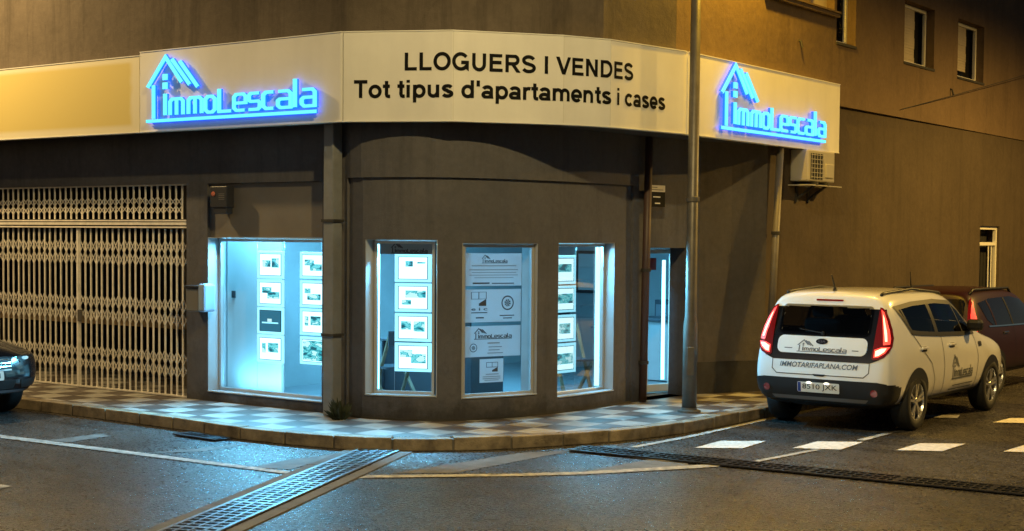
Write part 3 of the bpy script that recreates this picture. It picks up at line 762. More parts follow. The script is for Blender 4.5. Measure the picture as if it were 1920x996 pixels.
GLYPH = {   # advance, [(centre line, closed)], all for a cap height of 1
 'L': (.853, [([(.2,1), (.2,.085), (.80,.085)], 0)]),
 'O': (1.086, [(el(.543,.5,.40,.42), 1)]),
 'G': (1.086, [(arc(.53,.5,.40,.42,38,318,22)+[(.90,.16), (.90,.45), (.55,.45)], 0)]),
 'U': (1.008, [([(.2,1)]+arc(.504,.385,.304,.305,180,360,14)+[(.808,1)], 0)]),
 'E': (.93, [([(.84,.915), (.2,.915), (.2,.085), (.87,.085)], 0), ([(.21,.52), (.80,.52)], 0)]),
 'R': (1.008, [([(.2,0), (.2,.915), (.62,.915)]+arc(.62,.70,.215,.215,80,-80,8)+[(.62,.485), (.2,.485)], 0), ([(.50,.50), (.91,-.05)], 0)]),
 'S': (.93, [(arc(.465,.715,.30,.20,18,262,14)+arc(.465,.285,.325,.20,80,-162,14), 0)]),
 'I': (.388, [([(.194,0), (.194,1)], 0)]),
 'V': (.93, [([(.065,1.08), (.49,-.06)], 0), ([(.865,1.08), (.44,-.06)], 0)]),
 'N': (1.008, [([(.2,0), (.2,1)], 0), ([(.808,0), (.808,1)], 0), ([(.13,1.1), (.878,-.1)], 0)]),
 'D': (1.008, [([(.2,.085), (.2,.915), (.45,.915)]+arc(.45,.5,.39,.415,82,-82,14)+[(.45,.085)], 1)]),
 'T': (.853, [([(.03,.915), (.823,.915)], 0), ([(.427,.9), (.427,0)], 0)]),
 'o': (.853, [(el(.427,.3625,.29,.288), 1)]),
 't': (.465, [([(.245,.95), (.245,.20), (.28,.11), (.36,.08), (.46,.085)], 0), ([(.03,.65), (.44,.65)], 0)]),
 'i': (.388, [([(.194,0), (.194,X)], 0), ([(.194,.84), (.194,1)], 0)]),
 'p': (.853, [([(.185,-.28), (.185,X)], 0), (el(.455,.3625,.275,.288), 1)]),
 'u': (.853, [([(.185,X)]+arc(.41,.29,.225,.21,180,350,12), 0), ([(.665,X), (.665,0)], 0)]),
 's': (.776, [(arc(.385,.525,.225,.125,15,262,12)+arc(.385,.205,.25,.13,80,-165,12), 0)]),
 'd': (.853, [([(.668,1), (.668,0)], 0), (el(.40,.3625,.275,.288), 1)]),
 "'": (.33, [([(.165,1), (.165,.66)], 0)]),
 'a': (.776, [(arc(.375,.50,.235,.155,165,0,12)+[(.61,.2), (.64,-.05)], 0), (el(.355,.21,.235,.138), 1)]),
 'r': (.543, [([(.185,0), (.185,X)], 0), (arc(.43,.43,.245,.215,180,65,8), 0)]),
 'm': (1.24, [([(.175,0), (.175,X)], 0), (arc(.397,.425,.222,.215,180,0,12)+[(.619,0)], 0), (arc(.841,.425,.222,.215,180,0,12)+[(1.063,0)], 0)]),
 'e': (.776, [([(.12,.335), (.668,.335)]+arc(.39,.3625,.283,.288,0,318,24), 0)]),
 'n': (.853, [([(.185,0), (.185,X)], 0), (arc(.425,.41,.24,.23,180,0,12)+[(.665,0)], 0)]),
 'c': (.776, [(arc(.405,.3625,.285,.288,40,320,20), 0)]),
}
def lay_text(parent, body, pl_, pr_, ybase, ycap, w=.20):
    s0 = SGN.hit(*pl_)[0]; s1 = SGN.hit(*pr_)[0]
    z0 = SGN.hit(pl_[0], ybase)[1]; z1 = SGN.hit(pl_[0], ycap)[1]
    bm = bmesh.new(); u = 0.0; k = 0
    for ch in body:
        if ch == ' ': u += .388; continue
        adv, strokes = GLYPH[ch]
        gb = bmesh.new()
        for line, closed in strokes:
            l, r = ribbon(line, w, closed); n = len(l); k += 1
            L_ = [gb.verts.new((u+x, y, .0002*(k % 4))) for x, y in l]; R_ = [gb.verts.new((u+x, y, .0002*(k % 4))) for x, y in r]
            for q in range(n if closed else n-1):
                h_ = (q+1) % n; gb.faces.new((L_[q], R_[q], R_[h_], L_[h_]))
        if ch in 'VNRLDE':
            for co, no in (((0,0,0), (0,-1,0)), ((0,1,0), (0,1,0))):
                bmesh.ops.bisect_plane(gb, geom=gb.verts[:]+gb.edges[:]+gb.faces[:], plane_co=co, plane_no=no, clear_outer=True, dist=1e-6)
        if ch == 'a': bmesh.ops.bisect_plane(gb, geom=gb.verts[:]+gb.edges[:]+gb.faces[:], plane_co=(0,0,0), plane_no=(0,-1,0), clear_outer=True, dist=1e-6)
        me_ = bpy.data.meshes.new('glyph'); gb.to_mesh(me_); gb.free(); bm.from_mesh(me_); bpy.data.meshes.remove(me_); u += adv
    a = min(v.co.x for v in bm.verts); b = max(v.co.x for v in bm.verts); f_ = lambda x: s0+(x-a)/(b-a)*(s1-s0)
    for q in SGN.s:            # fold the letters where the sign folds
        if s0 < q < s1: bmesh.ops.bisect_plane(bm, geom=bm.verts[:]+bm.edges[:]+bm.faces[:], plane_co=(a+(q-s0)/(s1-s0)*(b-a),0,0), plane_no=(1,0,0), dist=1e-6)
    bm.verts.index_update(); mb = MB()
    mb.v = [P3(SGN, f_(v.co.x), .0045+v.co.z, z0+v.co.y*(z1-z0)) for v in bm.verts]; mb.f = [[v.index for v in f.verts] for f in bm.faces]; mb.mi = [0]*len(mb.f); bm.free()
    return mb.build('lettering', MT['black_vinyl'], parent, recalc=False)
lay_text(tc_, 'LLOGUERS I VENDES', (759,118), (1187,132), 132.5, 99)
lay_text(tc_, "Tot tipus d'apartaments i cases", (664,168), (1247,190), 184, 151)

def logo_sign(parent, sa, sb, za, scale_v):
    """the illuminated emblem: raised letters with bright faces and blue lit sides"""
    k = (sb-sa)/920.0
    fr = MB(); sd = MB()
    for i, (line, w, cl) in enumerate(logo_strokes(17)):
        l, r = ribbon(line, w, cl); n = len(l); dd = .0006*i
        def Q(p, o): return P3(SGN, sa+p[0]*k, o, za+p[1]*scale_v)
        l2, r2 = ribbon(line, w*1.05, cl)
        for j in range(n if cl else n-1):
            h_ = (j+1) % n
            fr.face([Q(l[j], .072+dd), Q(r[j], .072+dd), Q(r[h_], .072+dd), Q(l[h_], .072+dd)])
            fr.face([Q(l[j], .055), Q(l[h_], .055), Q(l[h_], .072+dd), Q(l[j], .072+dd)])
            fr.face([Q(r[h_], .055), Q(r[j], .055), Q(r[j], .072+dd), Q(r[h_], .072+dd)])
            sd.face([Q(l2[j], .045+dd), Q(r2[j], .045+dd), Q(r2[h_], .045+dd), Q(l2[h_], .045+dd)])
            sd.face([Q(l2[j], .02), Q(l2[h_], .02), Q(l2[h_], .045+dd), Q(l2[j], .045+dd)])
            sd.face([Q(r2[h_], .02), Q(r2[j], .02), Q(r2[j], .045+dd), Q(r2[h_], .045+dd)])
    a = fr.build('logo_face', MT['logo_front'], parent, recalc=False); sd.build('logo_halo', MT['logo_side'], parent, recalc=False)
sa, za = SGN.hit(281, 229); sb, zb_ = SGN.hit(600, 209)
ztop = SGN.hit(320, 104)[1]
logo_sign(tl, sa, sb, (za+zb_)/2, (ztop-(za+zb_)/2)/364)
sa, za = SGN.hit(1343, 238); sb, zb_ = SGN.hit(1540, 267); ztop = SGN.hit(1375, 120)[1]
logo_sign(tr, sa, sb, (za+zb_)/2, (ztop-(za+zb_)/2)/364)

# ------------------------------------------------------------------ folding gate
gt = thing('folding_gate', 'cream folding scissor gate closing the wide garage opening', 'gate', (-16.5, 12.6, PAVE))
gx1 = FAC.at(hG[1]).x-.02; gx0 = -19.8; gy = 12.66
def xbars(mb, xa, xb, za, zb, rows, step):
    n = int((xb-xa)/step)
    for i in range(n):
        u = xa+i*step+random.uniform(-.006, .006); w = xa+(i+1)*step+random.uniform(-.006, .006); hh = (zb-za)/rows
        for r_ in range(rows):
            z0 = za+r_*hh+random.uniform(-.01, .01); z1 = z0+hh
            mb.bar((u, gy-.008, z0), (w, gy-.008, z1), .006, .013, (0,1,0)); mb.bar((u, gy+.006, z1), (w, gy+.006, z0), .006, .013, (0,1,0))
step = .118
mp_x = on_y(148, 560, gy).x
mb = MB(); x = gx1-.01
while x > gx0: mb.box((x, gy, 2.62), (.020, .016, .43)); x -= step
xbars(mb, gx1-.01-int((gx1-gx0)/step)*step, gx1-.01, 2.47, 2.68, 2, step); mb.box(((gx0+gx1)/2, gy, 2.842), (gx1-gx0, .05, .02))
mb.build('transom_grille', MT['gate'], gt)
mb = MB()
for z, h_ in ((2.385,.02), (2.345,.035), (2.30,.02)): mb.box(((gx0+gx1)/2, gy-.012, z), (gx1-gx0, .07, h_))
mb.box(((gx0+gx1)/2, gy, PAVE+.012), (gx1-gx0, .06, .02)); mb.build('rail', MT['gate'], gt)
for (xa, xb) in ((gx0, mp_x-.03), (mp_x+.03, gx1)):
    mb = MB(); n = int(round((xb-xa)/step)); st = (xb-xa)/n
    for i in range(n+1): mb.box((xa+i*st, gy+random.uniform(-.004, .004), 1.215), (.021, .017, 2.13))
    for (za, zb) in ((1.78, 2.12), (1.02, 1.38), (.36, .70)): xbars(mb, xa, xb, za, zb, 2, st)
    mb.build('gate_leaf', MT['gate'], gt)
mb = MB(); mb.box((mp_x, gy-.005, 1.21), (.04, .04, 2.14)); mb.build('post', MT['gate'], gt)
mb = MB(); mb.box((mp_x+.06, gy-.03, 1.1), (.07, .03, .16)); mb.build('lock', MT['galv'], gt)

# ------------------------------------------------------------------ fittings on the walls
p = on_y(376, 560, 12.42)
t = thing('letter_box', 'grey wall box with blue-lit rounded side next to the folding gate', 'letter box', (p.x, 12.6, 1.2))
a_ = on_y(347, 540, 12.4); b_ = on_y(371, 585, 12.4); c_ = on_y(383, 585, 12.4)
mb = MB(); mb.box(((a_.x+b_.x)/2, 12.5, (a_.z+b_.z)/2), (b_.x-a_.x, .18, a_.z-b_.z)); mb.build('body', MT['box_grey'], t, bevel=.015)
mb = MB(); mb.box(((a_.x+b_.x)/2, 12.49, a_.z+.018), (b_.x-a_.x+.02, .20, .03)); mb.build('lid', MT['dark_plastic'], t, bevel=.008)
mb = MB(); mb.box(((b_.x+c_.x)/2+.004, 12.49, (a_.z+b_.z)/2+.03), (c_.x-b_.x, .2, a_.z-b_.z+.06)); mb.build('side_panel', MT['box_lit_blue'], t, bevel=.03)
a_ = on_y(392, 347, 12.45); b_ = on_y(423, 401, 12.45)
t = thing('alarm_box', 'dark alarm siren box with small red lens at the top corner of the wide window', 'alarm', ((a_.x+b_.x)/2, 12.6, b_.z))
cx_, cz_ = (a_.x+b_.x)/2, (a_.z+b_.z)/2
mb = MB(); mb.box((cx_, 12.53, cz_+.03), (b_.x-a_.x, .13, (a_.z-b_.z)*.75)); mb.box((cx_+.01, 12.535, b_.z+.06), ((b_.x-a_.x)*.8, .11, .12)); mb.build('body', MT['dark_plastic'], t, bevel=.012)
mb = MB(); mb.lathe([(0,.012), (.022,.010), (.03,0), (.03,-.02)], (a_.x+.06, 12.46, a_.z-.11), (0,-1,0), 14); mb.build('lens', mat('red_lens', (.5,.12,.06), .3), t)
mb = MB()
for k in range(4): mb.box((cx_+.06, 12.463, cz_+.0+.022*k), (.1, .006, .008))
mb.build('grille', MT['box_grey'], t)

# drainpipes
def pipe(label, pts, r, m, brackets, square=False):
    t = thing('drainpipe', label, 'drainpipe', pts[-1]); mb = MB()
    if square: mb.bar(pts[0], pts[-1], r*2.1, r*2)
    else: mb.tube(pts, r, 14)
    mb.build('pipe', m, t, smooth=not square, bevel=.012 if square else 0)
    a, b = Vector(pts[0]), Vector(pts[-1])
    for f in brackets:
        q = a.lerp(b, f); mb = MB(); mb.lathe([(r*1.02,-.022), (r*1.3,-.02), (r*1.3,.02), (r*1.02,.022)], q, (0,0,1), 14) if not square else mb.box(q, (r*2.5, r*2.5, .03)); mb.build('bracket', MT['dark_tone'], t)
    return t
q = on_z(617, 781, PAVE)
pipe('square grey drainpipe between the wide window and the curved shop front', [(q.x, 12.44, 3.49), (q.x, 12.44, PAVE)], .075, mat('square_pipe_paint', (.19,.20,.22), .45, var=.2, scale=4), (.33, .72), True)
sp_, _ = FAC.hit(1197, 500); p_ = FAC.at(sp_, .09)
pipe('thin reddish brown downpipe beside the shop door', [(p_.x+.05, p_.y, 3.49), (p_.x, p_.y, PAVE)], .05, MT['pipe_brown'], (.5, .85))
a_ = on_x(1463, 290, -8.98); b_ = on_x(1444, 640, -8.98)
d_ = (b_-a_); c_ = a_+d_*((PAVE-a_.z)/d_.z)
pipe('leaning brown drainpipe on the side wall behind the white car', [(a_.x, a_.y, a_.z+.1), tuple(c_)], .05, MT['pipe'], (.35, .75))

# street name plate
a_ = FAC.hit(1196, 347); b_ = FAC.hit(1228, 389); off = .15
p_ = FAC.at(a_[0], off); q_ = FAC.at(b_[0], off)
t = thing('street_plate', 'street name plate, white strip over black field, above the shop door', 'sign', (p_.x, p_.y, b_[1]))
e = (q_-p_).normalized(); n2 = Vector((e.y,-e.x)); m3 = Matrix((Vector((e.x,e.y,0)), Vector((-n2.x,-n2.y,0)), Vector((0,0,1)))).transposed(); c = (p_+q_)/2; Lp = (q_-p_).length; hp = a_[1]-b_[1]
mb = MB(); mb.box((c.x,c.y,b_[1]+hp*.35), (Lp,.02,hp*.7-.002), m3); mb.build('name_field', MT['black_vinyl'], t)
mb = MB(); mb.box((c.x,c.y,b_[1]+hp*.85), (Lp,.02,hp*.3), m3); mb.build('top_field', MT['alu_white'], t)
mb = MB()
for (u, v, w, h_) in ((.5,.46,.42,.035), (.55,.17,.3,.04)): f = c+e*((u-.5)*Lp)+n2*.012; mb.box((f.x,f.y,b_[1]+hp*v), (w*Lp,.003,h_*2*hp*.7), m3)
mb.build('pale_lettering', MT['alu_white'], t)
mb = MB()
for (u, v, w, h_) in ((.38,.90,.3,.03), (.5,.79,.75,.03)): f = c+e*((u-.5)*Lp)+n2*.012; mb.box((f.x,f.y,b_[1]+hp*v), (w*Lp,.003,h_*2*hp*.5), m3)
mb.build('dark_lettering', MT['ink'], t)

# air conditioner
ay0, ay1, az0, az1 = 18.98, 19.86, 3.03, 3.47
t = thing('air_conditioner', 'cream outdoor air conditioner unit on wall brackets under the right sign end', 'air conditioner', (-9.1, 19.8, az0))
mb = MB(); mb.box((-8.95, (ay0+ay1)/2, (az0+az1)/2), (.28, ay1-ay0, az1-az0)); mb.build('casing', MT['white_plastic'], t, bevel=.02)
mb = MB(); mb.box((-8.807, ay0+.27, (az0+az1)/2-.01), (.008, .40, .36)); mb.build('fan_opening', MT['darkroom'], t)
mb = MB()
for k in range(6): mb.box((-8.798, ay0+.27, az0+.06+.062*k), (.008, .40, .009))
for k in range(5): mb.box((-8.800, ay0+.09+.09*k, (az0+az1)/2-.01), (.006, .009, .36))
mb.build('grille', MT['white_plastic'], t)
mb = MB(); mb.box((-8.805, ay0+.68, (az0+az1)/2-.06), (.03, .26, .2)); mb.build('valve_cover', MT['white_plastic'], t, bevel=.01)
for y in (ay0+.2, ay1-.3):
    mb = MB(); mb.box((-8.93, y, az0-.025), (.34, .05, .04)); mb.bar((-8.80, y, az0-.05), (-9.07, y, az0-.24), .04, .03); mb.box((-9.075, y, az0-.15), (.03, .05, .28)); mb.build('bracket', MT['dark_tone'], t)
mb = MB(); mb.box((-8.94, (ay0+ay1)/2+.06, az0-.055), (.34, ay1-ay0+.2, .016)); mb.build('tray', MT['white_plastic'], t)

for px, py, lab in ((1498, 82, 'small dark drain spout on the wall right above the right logo sign'), (1782, 172, 'tiny dark drain spout below the rightmost upper window')):
    p = on_x(px, py, -9.02); mb = MB(); mb.tube([(-9.03, p.y, p.z+.05), (-8.99, p.y, p.z+.03), (-8.965, p.y, p.z-.06)], .016, 8)
    tag(mb.build('drain_spout', MT['cable'], loc=(-9.02, p.y, p.z)), lab, 'spout')
a_ = on_x(1690, 205, -8.99); b_ = on_x(1780, 182, -8.9); c_ = on_x(1925, 140, -8.7)
mb = MB(); pts = []
A, B, C = Vector(a_), Vector(b_), Vector(c_); D = C+(C-B)*2.0
for k in range(13):
    t_ = k/12; pts.append(A*(1-t_)**2+B*2*t_*(1-t_)*1.0+C*t_*t_)
pts.append(D)
mb.tube(pts, .006, 6); tag(mb.build('wall_cable', MT['cable'], loc=a_), 'thin dark cable sagging across the side wall at the right edge', 'cable')

# weeds at the foot of the square drainpipe
mb = MB(); q = on_z(640, 786, PAVE)
for k in range(70):
    a = random.uniform(0, 6.28); r_ = random.uniform(.02, .16); h_ = random.uniform(.06, .30)*(1-r_*2)
    bx, by = q.x+r_*.5*math.cos(a), q.y-.04+r_*.4*math.sin(a)
    tx, ty_ = q.x+r_*1.3*math.cos(a), q.y-.06+r_*math.sin(a); w = random.uniform(.012, .03)
    mb.face([(bx-w/2,by,PAVE), (bx+w/2,by,PAVE), ((bx+tx)/2+w,(by+ty_)/2,PAVE+h_*.7), (tx,ty_,PAVE+h_), ((bx+tx)/2-w,(by+ty_)/2,PAVE+h_*.7)])
tag(mb.build('weed', MT['weed'], loc=(q.x,q.y,PAVE), recalc=False), 'dark scruffy weed growing at the foot of the square drainpipe', 'plant')

# ------------------------------------------------------------------ drain grates in the road
def grate(name, label, A, B, width_a, width_b, nl, pitch_, edge=0.0, metal='iron'):
    """A -> B centre line on the road"""
    A, B = Vector((A[0],A[1],0)), Vector((B[0],B[1],0)); d = (B-A); L = d.length; d.normalize(); n = Vector((-d.y, d.x, 0))
    t = thing(name, label, 'drain grate', A)
    W = (width_a+width_b)/2
    mb = MB(); mb.face([A-n*W/2+Vector((0,0,.012)), B-n*W/2+Vector((0,0,.012)), B+n*W/2+Vector((0,0,.012)), A+n*W/2+Vector((0,0,.012))]); mb.build('pit', MT['pit'], t)
    mb = MB()
    for k in range(nl+1):
        o = n*(W*(k/nl-.5)); mb.bar(A+o+Vector((0,0,.02)), B+o+Vector((0,0,.02)), .022 if 0 < k < nl else .035, .012)
    m = int(L/pitch_)
    for k in range(m+1):
        q = A+d*(L*k/m); sk_ = d*(.0)
        wbar = .06 if k % 10 == 0 else (.034 if pitch_ > .1 else .018)
        mb.bar(q-n*W/2+Vector((0,0,.0185)), q+n*W/2+Vector((0,0,.0185)), wbar, .010)
    mb.build('grating', MT[metal], t)
    if edge:
        mb = MB()
        for sg in (-1, 1):
            u = 0.0
            while u < L:
                v = min(u+random.uniform(.9, 1.3), L); mb.box(A+d*((u+v)/2)+n*sg*(W/2+.03+edge/2)+Vector((0,0,.004)), (v-u-.012, edge, .014), Matrix((d, n, Vector((0,0,1)))).transposed()); u = v
        mb.build('concrete_edge', MT['conc'], t)
    return t
def mid(p, q): a, b = on_z(*p, 0), on_z(*q, 0); return ((a.x+b.x)/2, (a.y+b.y)/2), (a-b).length
c1, w1 = mid((674,846), (742,848)); c2, w2 = mid((416,953), (530,952)); 
dv = (Vector(c2)-Vector(c1)); c3 = Vector(c1)+dv*1.9
GA = [on_z(674,846,0), on_z(416,953,0), on_z(742,848,0), on_z(560,935,0)]
def perpw(a, b, p):
    d = (b-a).normalized(); v = p-a; return (v-d*v.dot(d)).length
wl = .5*(perpw(GA[0], GA[1], GA[2])+perpw(GA[0], GA[1], GA[3]))
d = (GA[1]-GA[0]).normalized(); n = Vector((-d.y, d.x, 0)); sgn = 1 if (GA[2]-GA[0]).dot(n) > 0 else -1
A_ = GA[0]+n*sgn*wl/2-d*.05; B_ = GA[1]+n*sgn*wl/2+d*3.0
grate('drain_grate', 'wide drain grate crossing the left road diagonally, shining blue', A_, B_, wl, wl, 4, .105, .12, 'iron_lit')
GB = [on_z(1100,840,0), on_z(1920,919,0), on_z(1348,871,0), on_z(1694,913,0)]
wr = .5*(perpw(GB[0], GB[1], GB[2])+perpw(GB[0], GB[1], GB[3]))
d = (GB[1]-GB[0]).normalized(); n = Vector((-d.y, d.x, 0)); sgn = 1 if (GB[2]-GB[0]).dot(n) > 0 else -1
grate('drain_grate', 'long dark drain grate crossing the right road behind the white car', GB[0]+n*sgn*wr/2, GB[1]+n*sgn*wr/2+d*2.5, wr, wr, 3, .085)
a_, b_ = on_z(355,814,0), on_z(432,825,0)
d = (b_-a_).normalized(); n = Vector((d.y,-d.x,0))
grate('drain_grate', 'small gutter grate against the kerb in front of the wide window', a_+n*.10, b_+n*.10, .2, .2, 1, .05)

# ------------------------------------------------------------------ street lamps
def street_lamp(label, base, top_lean, H, arm, head_yaw, power, col, lean_pts=None):
    base = Vector(base); t = thing('street_lamp', label, 'street lamp', base, 'street lamps of the crossing')
    ax = Vector(top_lean)
    top = base+Vector((ax.x*H, ax.y*H, H)); f = lambda z: base+Vector((ax.x*z, ax.y*z, z))
    mb = MB(); mb.tube([f(0), f(1.05), f(1.15), f(H)], [.088, .086, .070, .052], 20); mb.build('pole', MT['galv'], t, smooth=True)
    mb = MB(); mb.lathe([(.14,0), (.14,.025), (.095,.03), (.092,.06)], base, (0,0,1), 20); mb.build('base_plate', MT['galv'], t)
    q = f(.62)+Vector((.05,-.075,0)); mb = MB(); mb.box(q, (.085, .02, .34), Matrix.Rotation(R(33), 3, 'Z')); mb.build('hatch', MT['galv'], t, bevel=.006)
    mb = MB(); mb.lathe([(.074,-.03), (.082,-.025), (.082,.025), (.074,.03)], f(2.55), (0,0,1), 20); mb.build('collar', MT['galv'], t)
    a = Vector(arm); mb = MB(); mb.tube([top+Vector((0,0,-.05)), top+Vector((a.x*.3,a.y*.3,.12)), top+a], .032, 10); mb.build('arm', MT['galv'], t, smooth=True)
    h = top+a; ad = Vector((a.x, a.y, 0)).normalized(); sd_ = Vector((-ad.y, ad.x, 0)); m3 = Matrix((ad, sd_, Vector((0,0,1)))).transposed()
    mb = MB(); mb.box(h+ad*.25+Vector((0,0,.03)), (.62, .26, .10), m3); hd = mb.build('lamp_head', MT['galv'], t, bevel=.03)
    mb = MB(); mb.box(h+ad*.27+Vector((0,0,-.03)), (.42, .2, .018), m3); mb.build('lens', emis('sodium_lens', (1.0,.6,.2), 6), hd)
    ld = bpy.data.lights.new('sodium_light', 'SPOT'); ld.energy = power; ld.color = col; ld.spot_size = R(168); ld.spot_blend = .5; ld.shadow_soft_size = .12
    lo = bpy.data.objects.new('sodium_light', ld); COL.objects.link(lo); lo.parent = t; lo.location = h+ad*.27+Vector((0,0,-.14))-base
    return t
pb = on_z(1292, 773, PAVE)
pt = on_x(1305, 2, pb.x+.02)
lean = ((pt.x-pb.x)/(pt.z-PAVE), (pt.y-pb.y)/(pt.z-PAVE))
street_lamp('grey steel street lamp pole standing on the pavement before the shop door', (pb.x, pb.y, PAVE), (lean[0], lean[1], 0), 7.1, (.35, 1.25, .12), 0, **LAMP_CORNER)
street_lamp('street lamp outside the picture lighting the folding gate', (-21.2, 9.6, 0.0), (0,0,0), 7.4, (2.2, .3, .15), 0, **LAMP_LEFT)
street_lamp('street lamp outside the picture along the right street', (-.1, 25.5, 0.0), (0,0,0), 7.3, (-1.4, .1, .15), 0, **LAMP_FAR)
# lamp hung over the middle of the crossing on span wires
cl_ = Vector((-4.42, 7.9, 8.4)); t = thing('hanging_lamp', 'street lamp hung on span wires over the crossing, above the picture', 'street lamp', cl_)
mb = MB(); mb.lathe([(.02,.22), (.06,.20), (.10,.10), (.22,.02), (.24,-.03)], cl_, (0,0,1), 20); mb.build('lamp_head', MT['galv'], t)
mb = MB(); mb.lathe([(.21,-.03), (.12,-.07), (0,-.08)], cl_, (0,0,1), 20); mb.build('lens', emis('hanging_lens', (1.0,.75,.35), 6), t)
for e_ in ((-10.4, 12.9, 9.1), (9.0, 0.5, 9.3)): mb = MB(); mb.tube([cl_+Vector((0,0,.2)), cl_.lerp(Vector(e_), .5)+Vector((0,0,.02)), e_], .006, 6); mb.build('span_wire', MT['cable'], t)
ld = bpy.data.lights.new('sodium_light', 'SPOT'); ld.energy = LAMP_CROSSING['power']; ld.color = LAMP_CROSSING['col']; ld.spot_size = R(172); ld.spot_blend = .4; ld.shadow_soft_size = .12
lo = bpy.data.objects.new('sodium_light', ld); COL.objects.link(lo); lo.parent = t; lo.location = (0,0,-.14)

# ------------------------------------------------------------------ behind the shop windows
def plane_pt(o, n, px, py):
    """point of a vertical plane (2D origin o, 2D normal n) seen at a pixel of the photograph"""
    d = ray(px, py); t = (o.x*n.x+o.y*n.y)/(d.x*n.x+d.y*n.y); return CPOS+d*t
def chord(h, off):
    a, b = FAC.at(h[0], off), FAC.at(h[1], off); e = (b-a).normalized(); return a, e, Vector((e.y, -e.x))
def quad_box(o, n, e, l, r, t, b, d0, d1, mb):
    """box on a vertical plane between pixel edges"""
    p, q = plane_pt(o, n, l, (t+b)/2), plane_pt(o, n, r, (t+b)/2); zt = plane_pt(o, n, (l+r)/2, t).z; zb = plane_pt(o, n, (l+r)/2, b).z
    u0 = (Vector((p.x,p.y))-o).dot(e); u1 = (Vector((q.x,q.y))-o).dot(e)
    return u0, u1, zb, zt
def pbox(mb, o, n, e, u0, u1, z0, z1, d0, d1):
    c = o+e*(u0+u1)/2+n*(d0+d1)/2; mb.box((c.x,c.y,(z0+z1)/2), (u1-u0, d1-d0, z1-z0), Matrix((Vector((e.x,e.y,0)), Vector((n.x,n.y,0)), Vector((0,0,1)))).transposed())
ordn = ['uppermost', 'second from top', 'third from top', 'lowest']
def pocket(label, o, n, e, l, r, t, b, photos, dark=False, bright=1.0):
    u0, u1, z0, z1 = quad_box(o, n, e, l, r, t, b, 0, 0, None)
    c = o+e*(u0+u1)/2
    th = thing('display_frame', label, 'display frame', (c.x, c.y, z0), 'backlit property displays in the shop windows')
    mb = MB(); pbox(mb, o, n, e, u0, u1, z0, z1, -.012, 0); mb.build('light_panel', MT['pocket_dim'], th, bevel=.004)
    w, h = u1-u0, z1-z0; ma = .095
    mb = MB(); pbox(mb, o, n, e, u0+w*ma, u1-w*ma, z0+h*ma, z1-h*ma, .001, .003); mb.build('border', MT['pocket_line'], th)
    ma = .115
    mb = MB(); pbox(mb, o, n, e, u0+w*ma, u1-w*ma, z0+h*ma, z1-h*ma, .0035, .005); mb.build('sheet', MT['dark_print'] if dark else MT['pocket'], th)
    if photos:
        mb = MB()
        for (a, b_, c_, d_) in photos: pbox(mb, o, n, e, u0+w*a, u0+w*b_, z0+h*c_, z0+h*d_, .0055, .007)
        mb.build('print', MT['print'], th)
    if dark:
        mb = MB(); pbox(mb, o, n, e, u0+w*.40, u0+w*.56, z0+h*.46, z0+h*.58, .0055, .007); mb.build('sun_print', MT['sun_print'], th)
        mb = MB(); pbox(mb, o, n, e, u0+w*.2, u0+w*.8, z0+h*.40, z0+h*.45, .0055, .007); mb.build('horizon_print', MT['pocket_dim'], th)
MT['dark_print'] = emis('dark_sheet', (.02, .16, .26), 1.0)
MT['sun_print'] = emis('pale_glow_sheet', (.6, .95, 1.0), 1.0)
layouts = [[(.22,.52,.42,.66), (.56,.82,.40,.74)], [(.2,.55,.5,.72), (.4,.84,.3,.55)], [(.2,.42,.52,.7), (.3,.8,.28,.5)], [(.2,.34,.35,.7), (.42,.8,.38,.72)]]
# wide window, two columns
o1 = Vector((-13, 12.86)); n1 = Vector((0,-1)); e1 = Vector((1,0))
rows = [(471,522), (524.5,575), (577,626.5), (628.5,680)]
for k, (t_, b_) in enumerate(rows):
    pocket(f'backlit display, {ordn[k]} of the left column in the wide window' + ('' if k == 2 else ''), o1, n1, e1, 482, 532.5, t_, b_, [] if k == 2 else layouts[k], dark=(k == 2))
rows2 = [(473,523), (526,577), (579,629), (632,684)]
for k, (t_, b_) in enumerate(rows2):
    pocket(f'backlit display, {ordn[k]} in the right column of the wide window', o1, n1, e1, 562, 612, t_, b_, layouts[(k+1) % 4] if k < 3 else [(.14,.86,.14,.86)])
# curved front windows
o2, e2, n2_ = chord(W2, -.24); o4, e4, n4 = chord(W4, -.22)
rows = [(476.5,529), (531.5,585), (588,640.5), (643,697)]
lay2 = [[(.3,.5,.55,.75), (.62,.84,.66,.72)], [(.3,.85,.5,.75), (.2,.45,.25,.42)], [(.18,.45,.42,.72), (.52,.82,.36,.72)], [(.15,.48,.5,.75), (.45,.85,.3,.62)]]
for k, (t_, b_) in enumerate(rows): pocket(f'bright backlit display, {ordn[k]} in the left window of the curved front', o2, n2_, e2, 740, 809, t_, b_, lay2[k])
rows = [(479,533), (536,586), (590.5,641), (644,699.5)]
lay4 = [[(.2,.8,.42,.7)], [(.2,.85,.34,.7)], [(.3,.75,.3,.68)], [(.15,.85,.3,.66)]]
for k, (t_, b_) in enumerate(rows): pocket(f'backlit display, {ordn[k]} in the right window of the curved front', o4, n4, e4, 1034, 1080, t_, b_, lay4[k])
# thin steel wires carrying the display columns
for (o, e, n, xs, lab) in ((o1, e1, n1, (482, 532.5), 'pair of thin wires carrying the left display column in the wide window'), (o2, e2, n2_, (740, 809), 'pair of thin wires carrying the displays in the left curved window'), (o4, e4, n4, (1034, 1080), 'pair of thin wires carrying the displays in the right curved window')):
    mb = MB()
    for x in xs:
        p = plane_pt(o, n, x, 580); mb.tube([(p.x-n.x*.008, p.y-n.y*.008, PAVE+.05), (p.x-n.x*.008, p.y-n.y*.008, 2.9)], .002, 6)
    tag(mb.build('hanging_wire', MT['alu'], loc=(p.x, p.y, PAVE)), lab, 'wire', 'wires of the window displays')
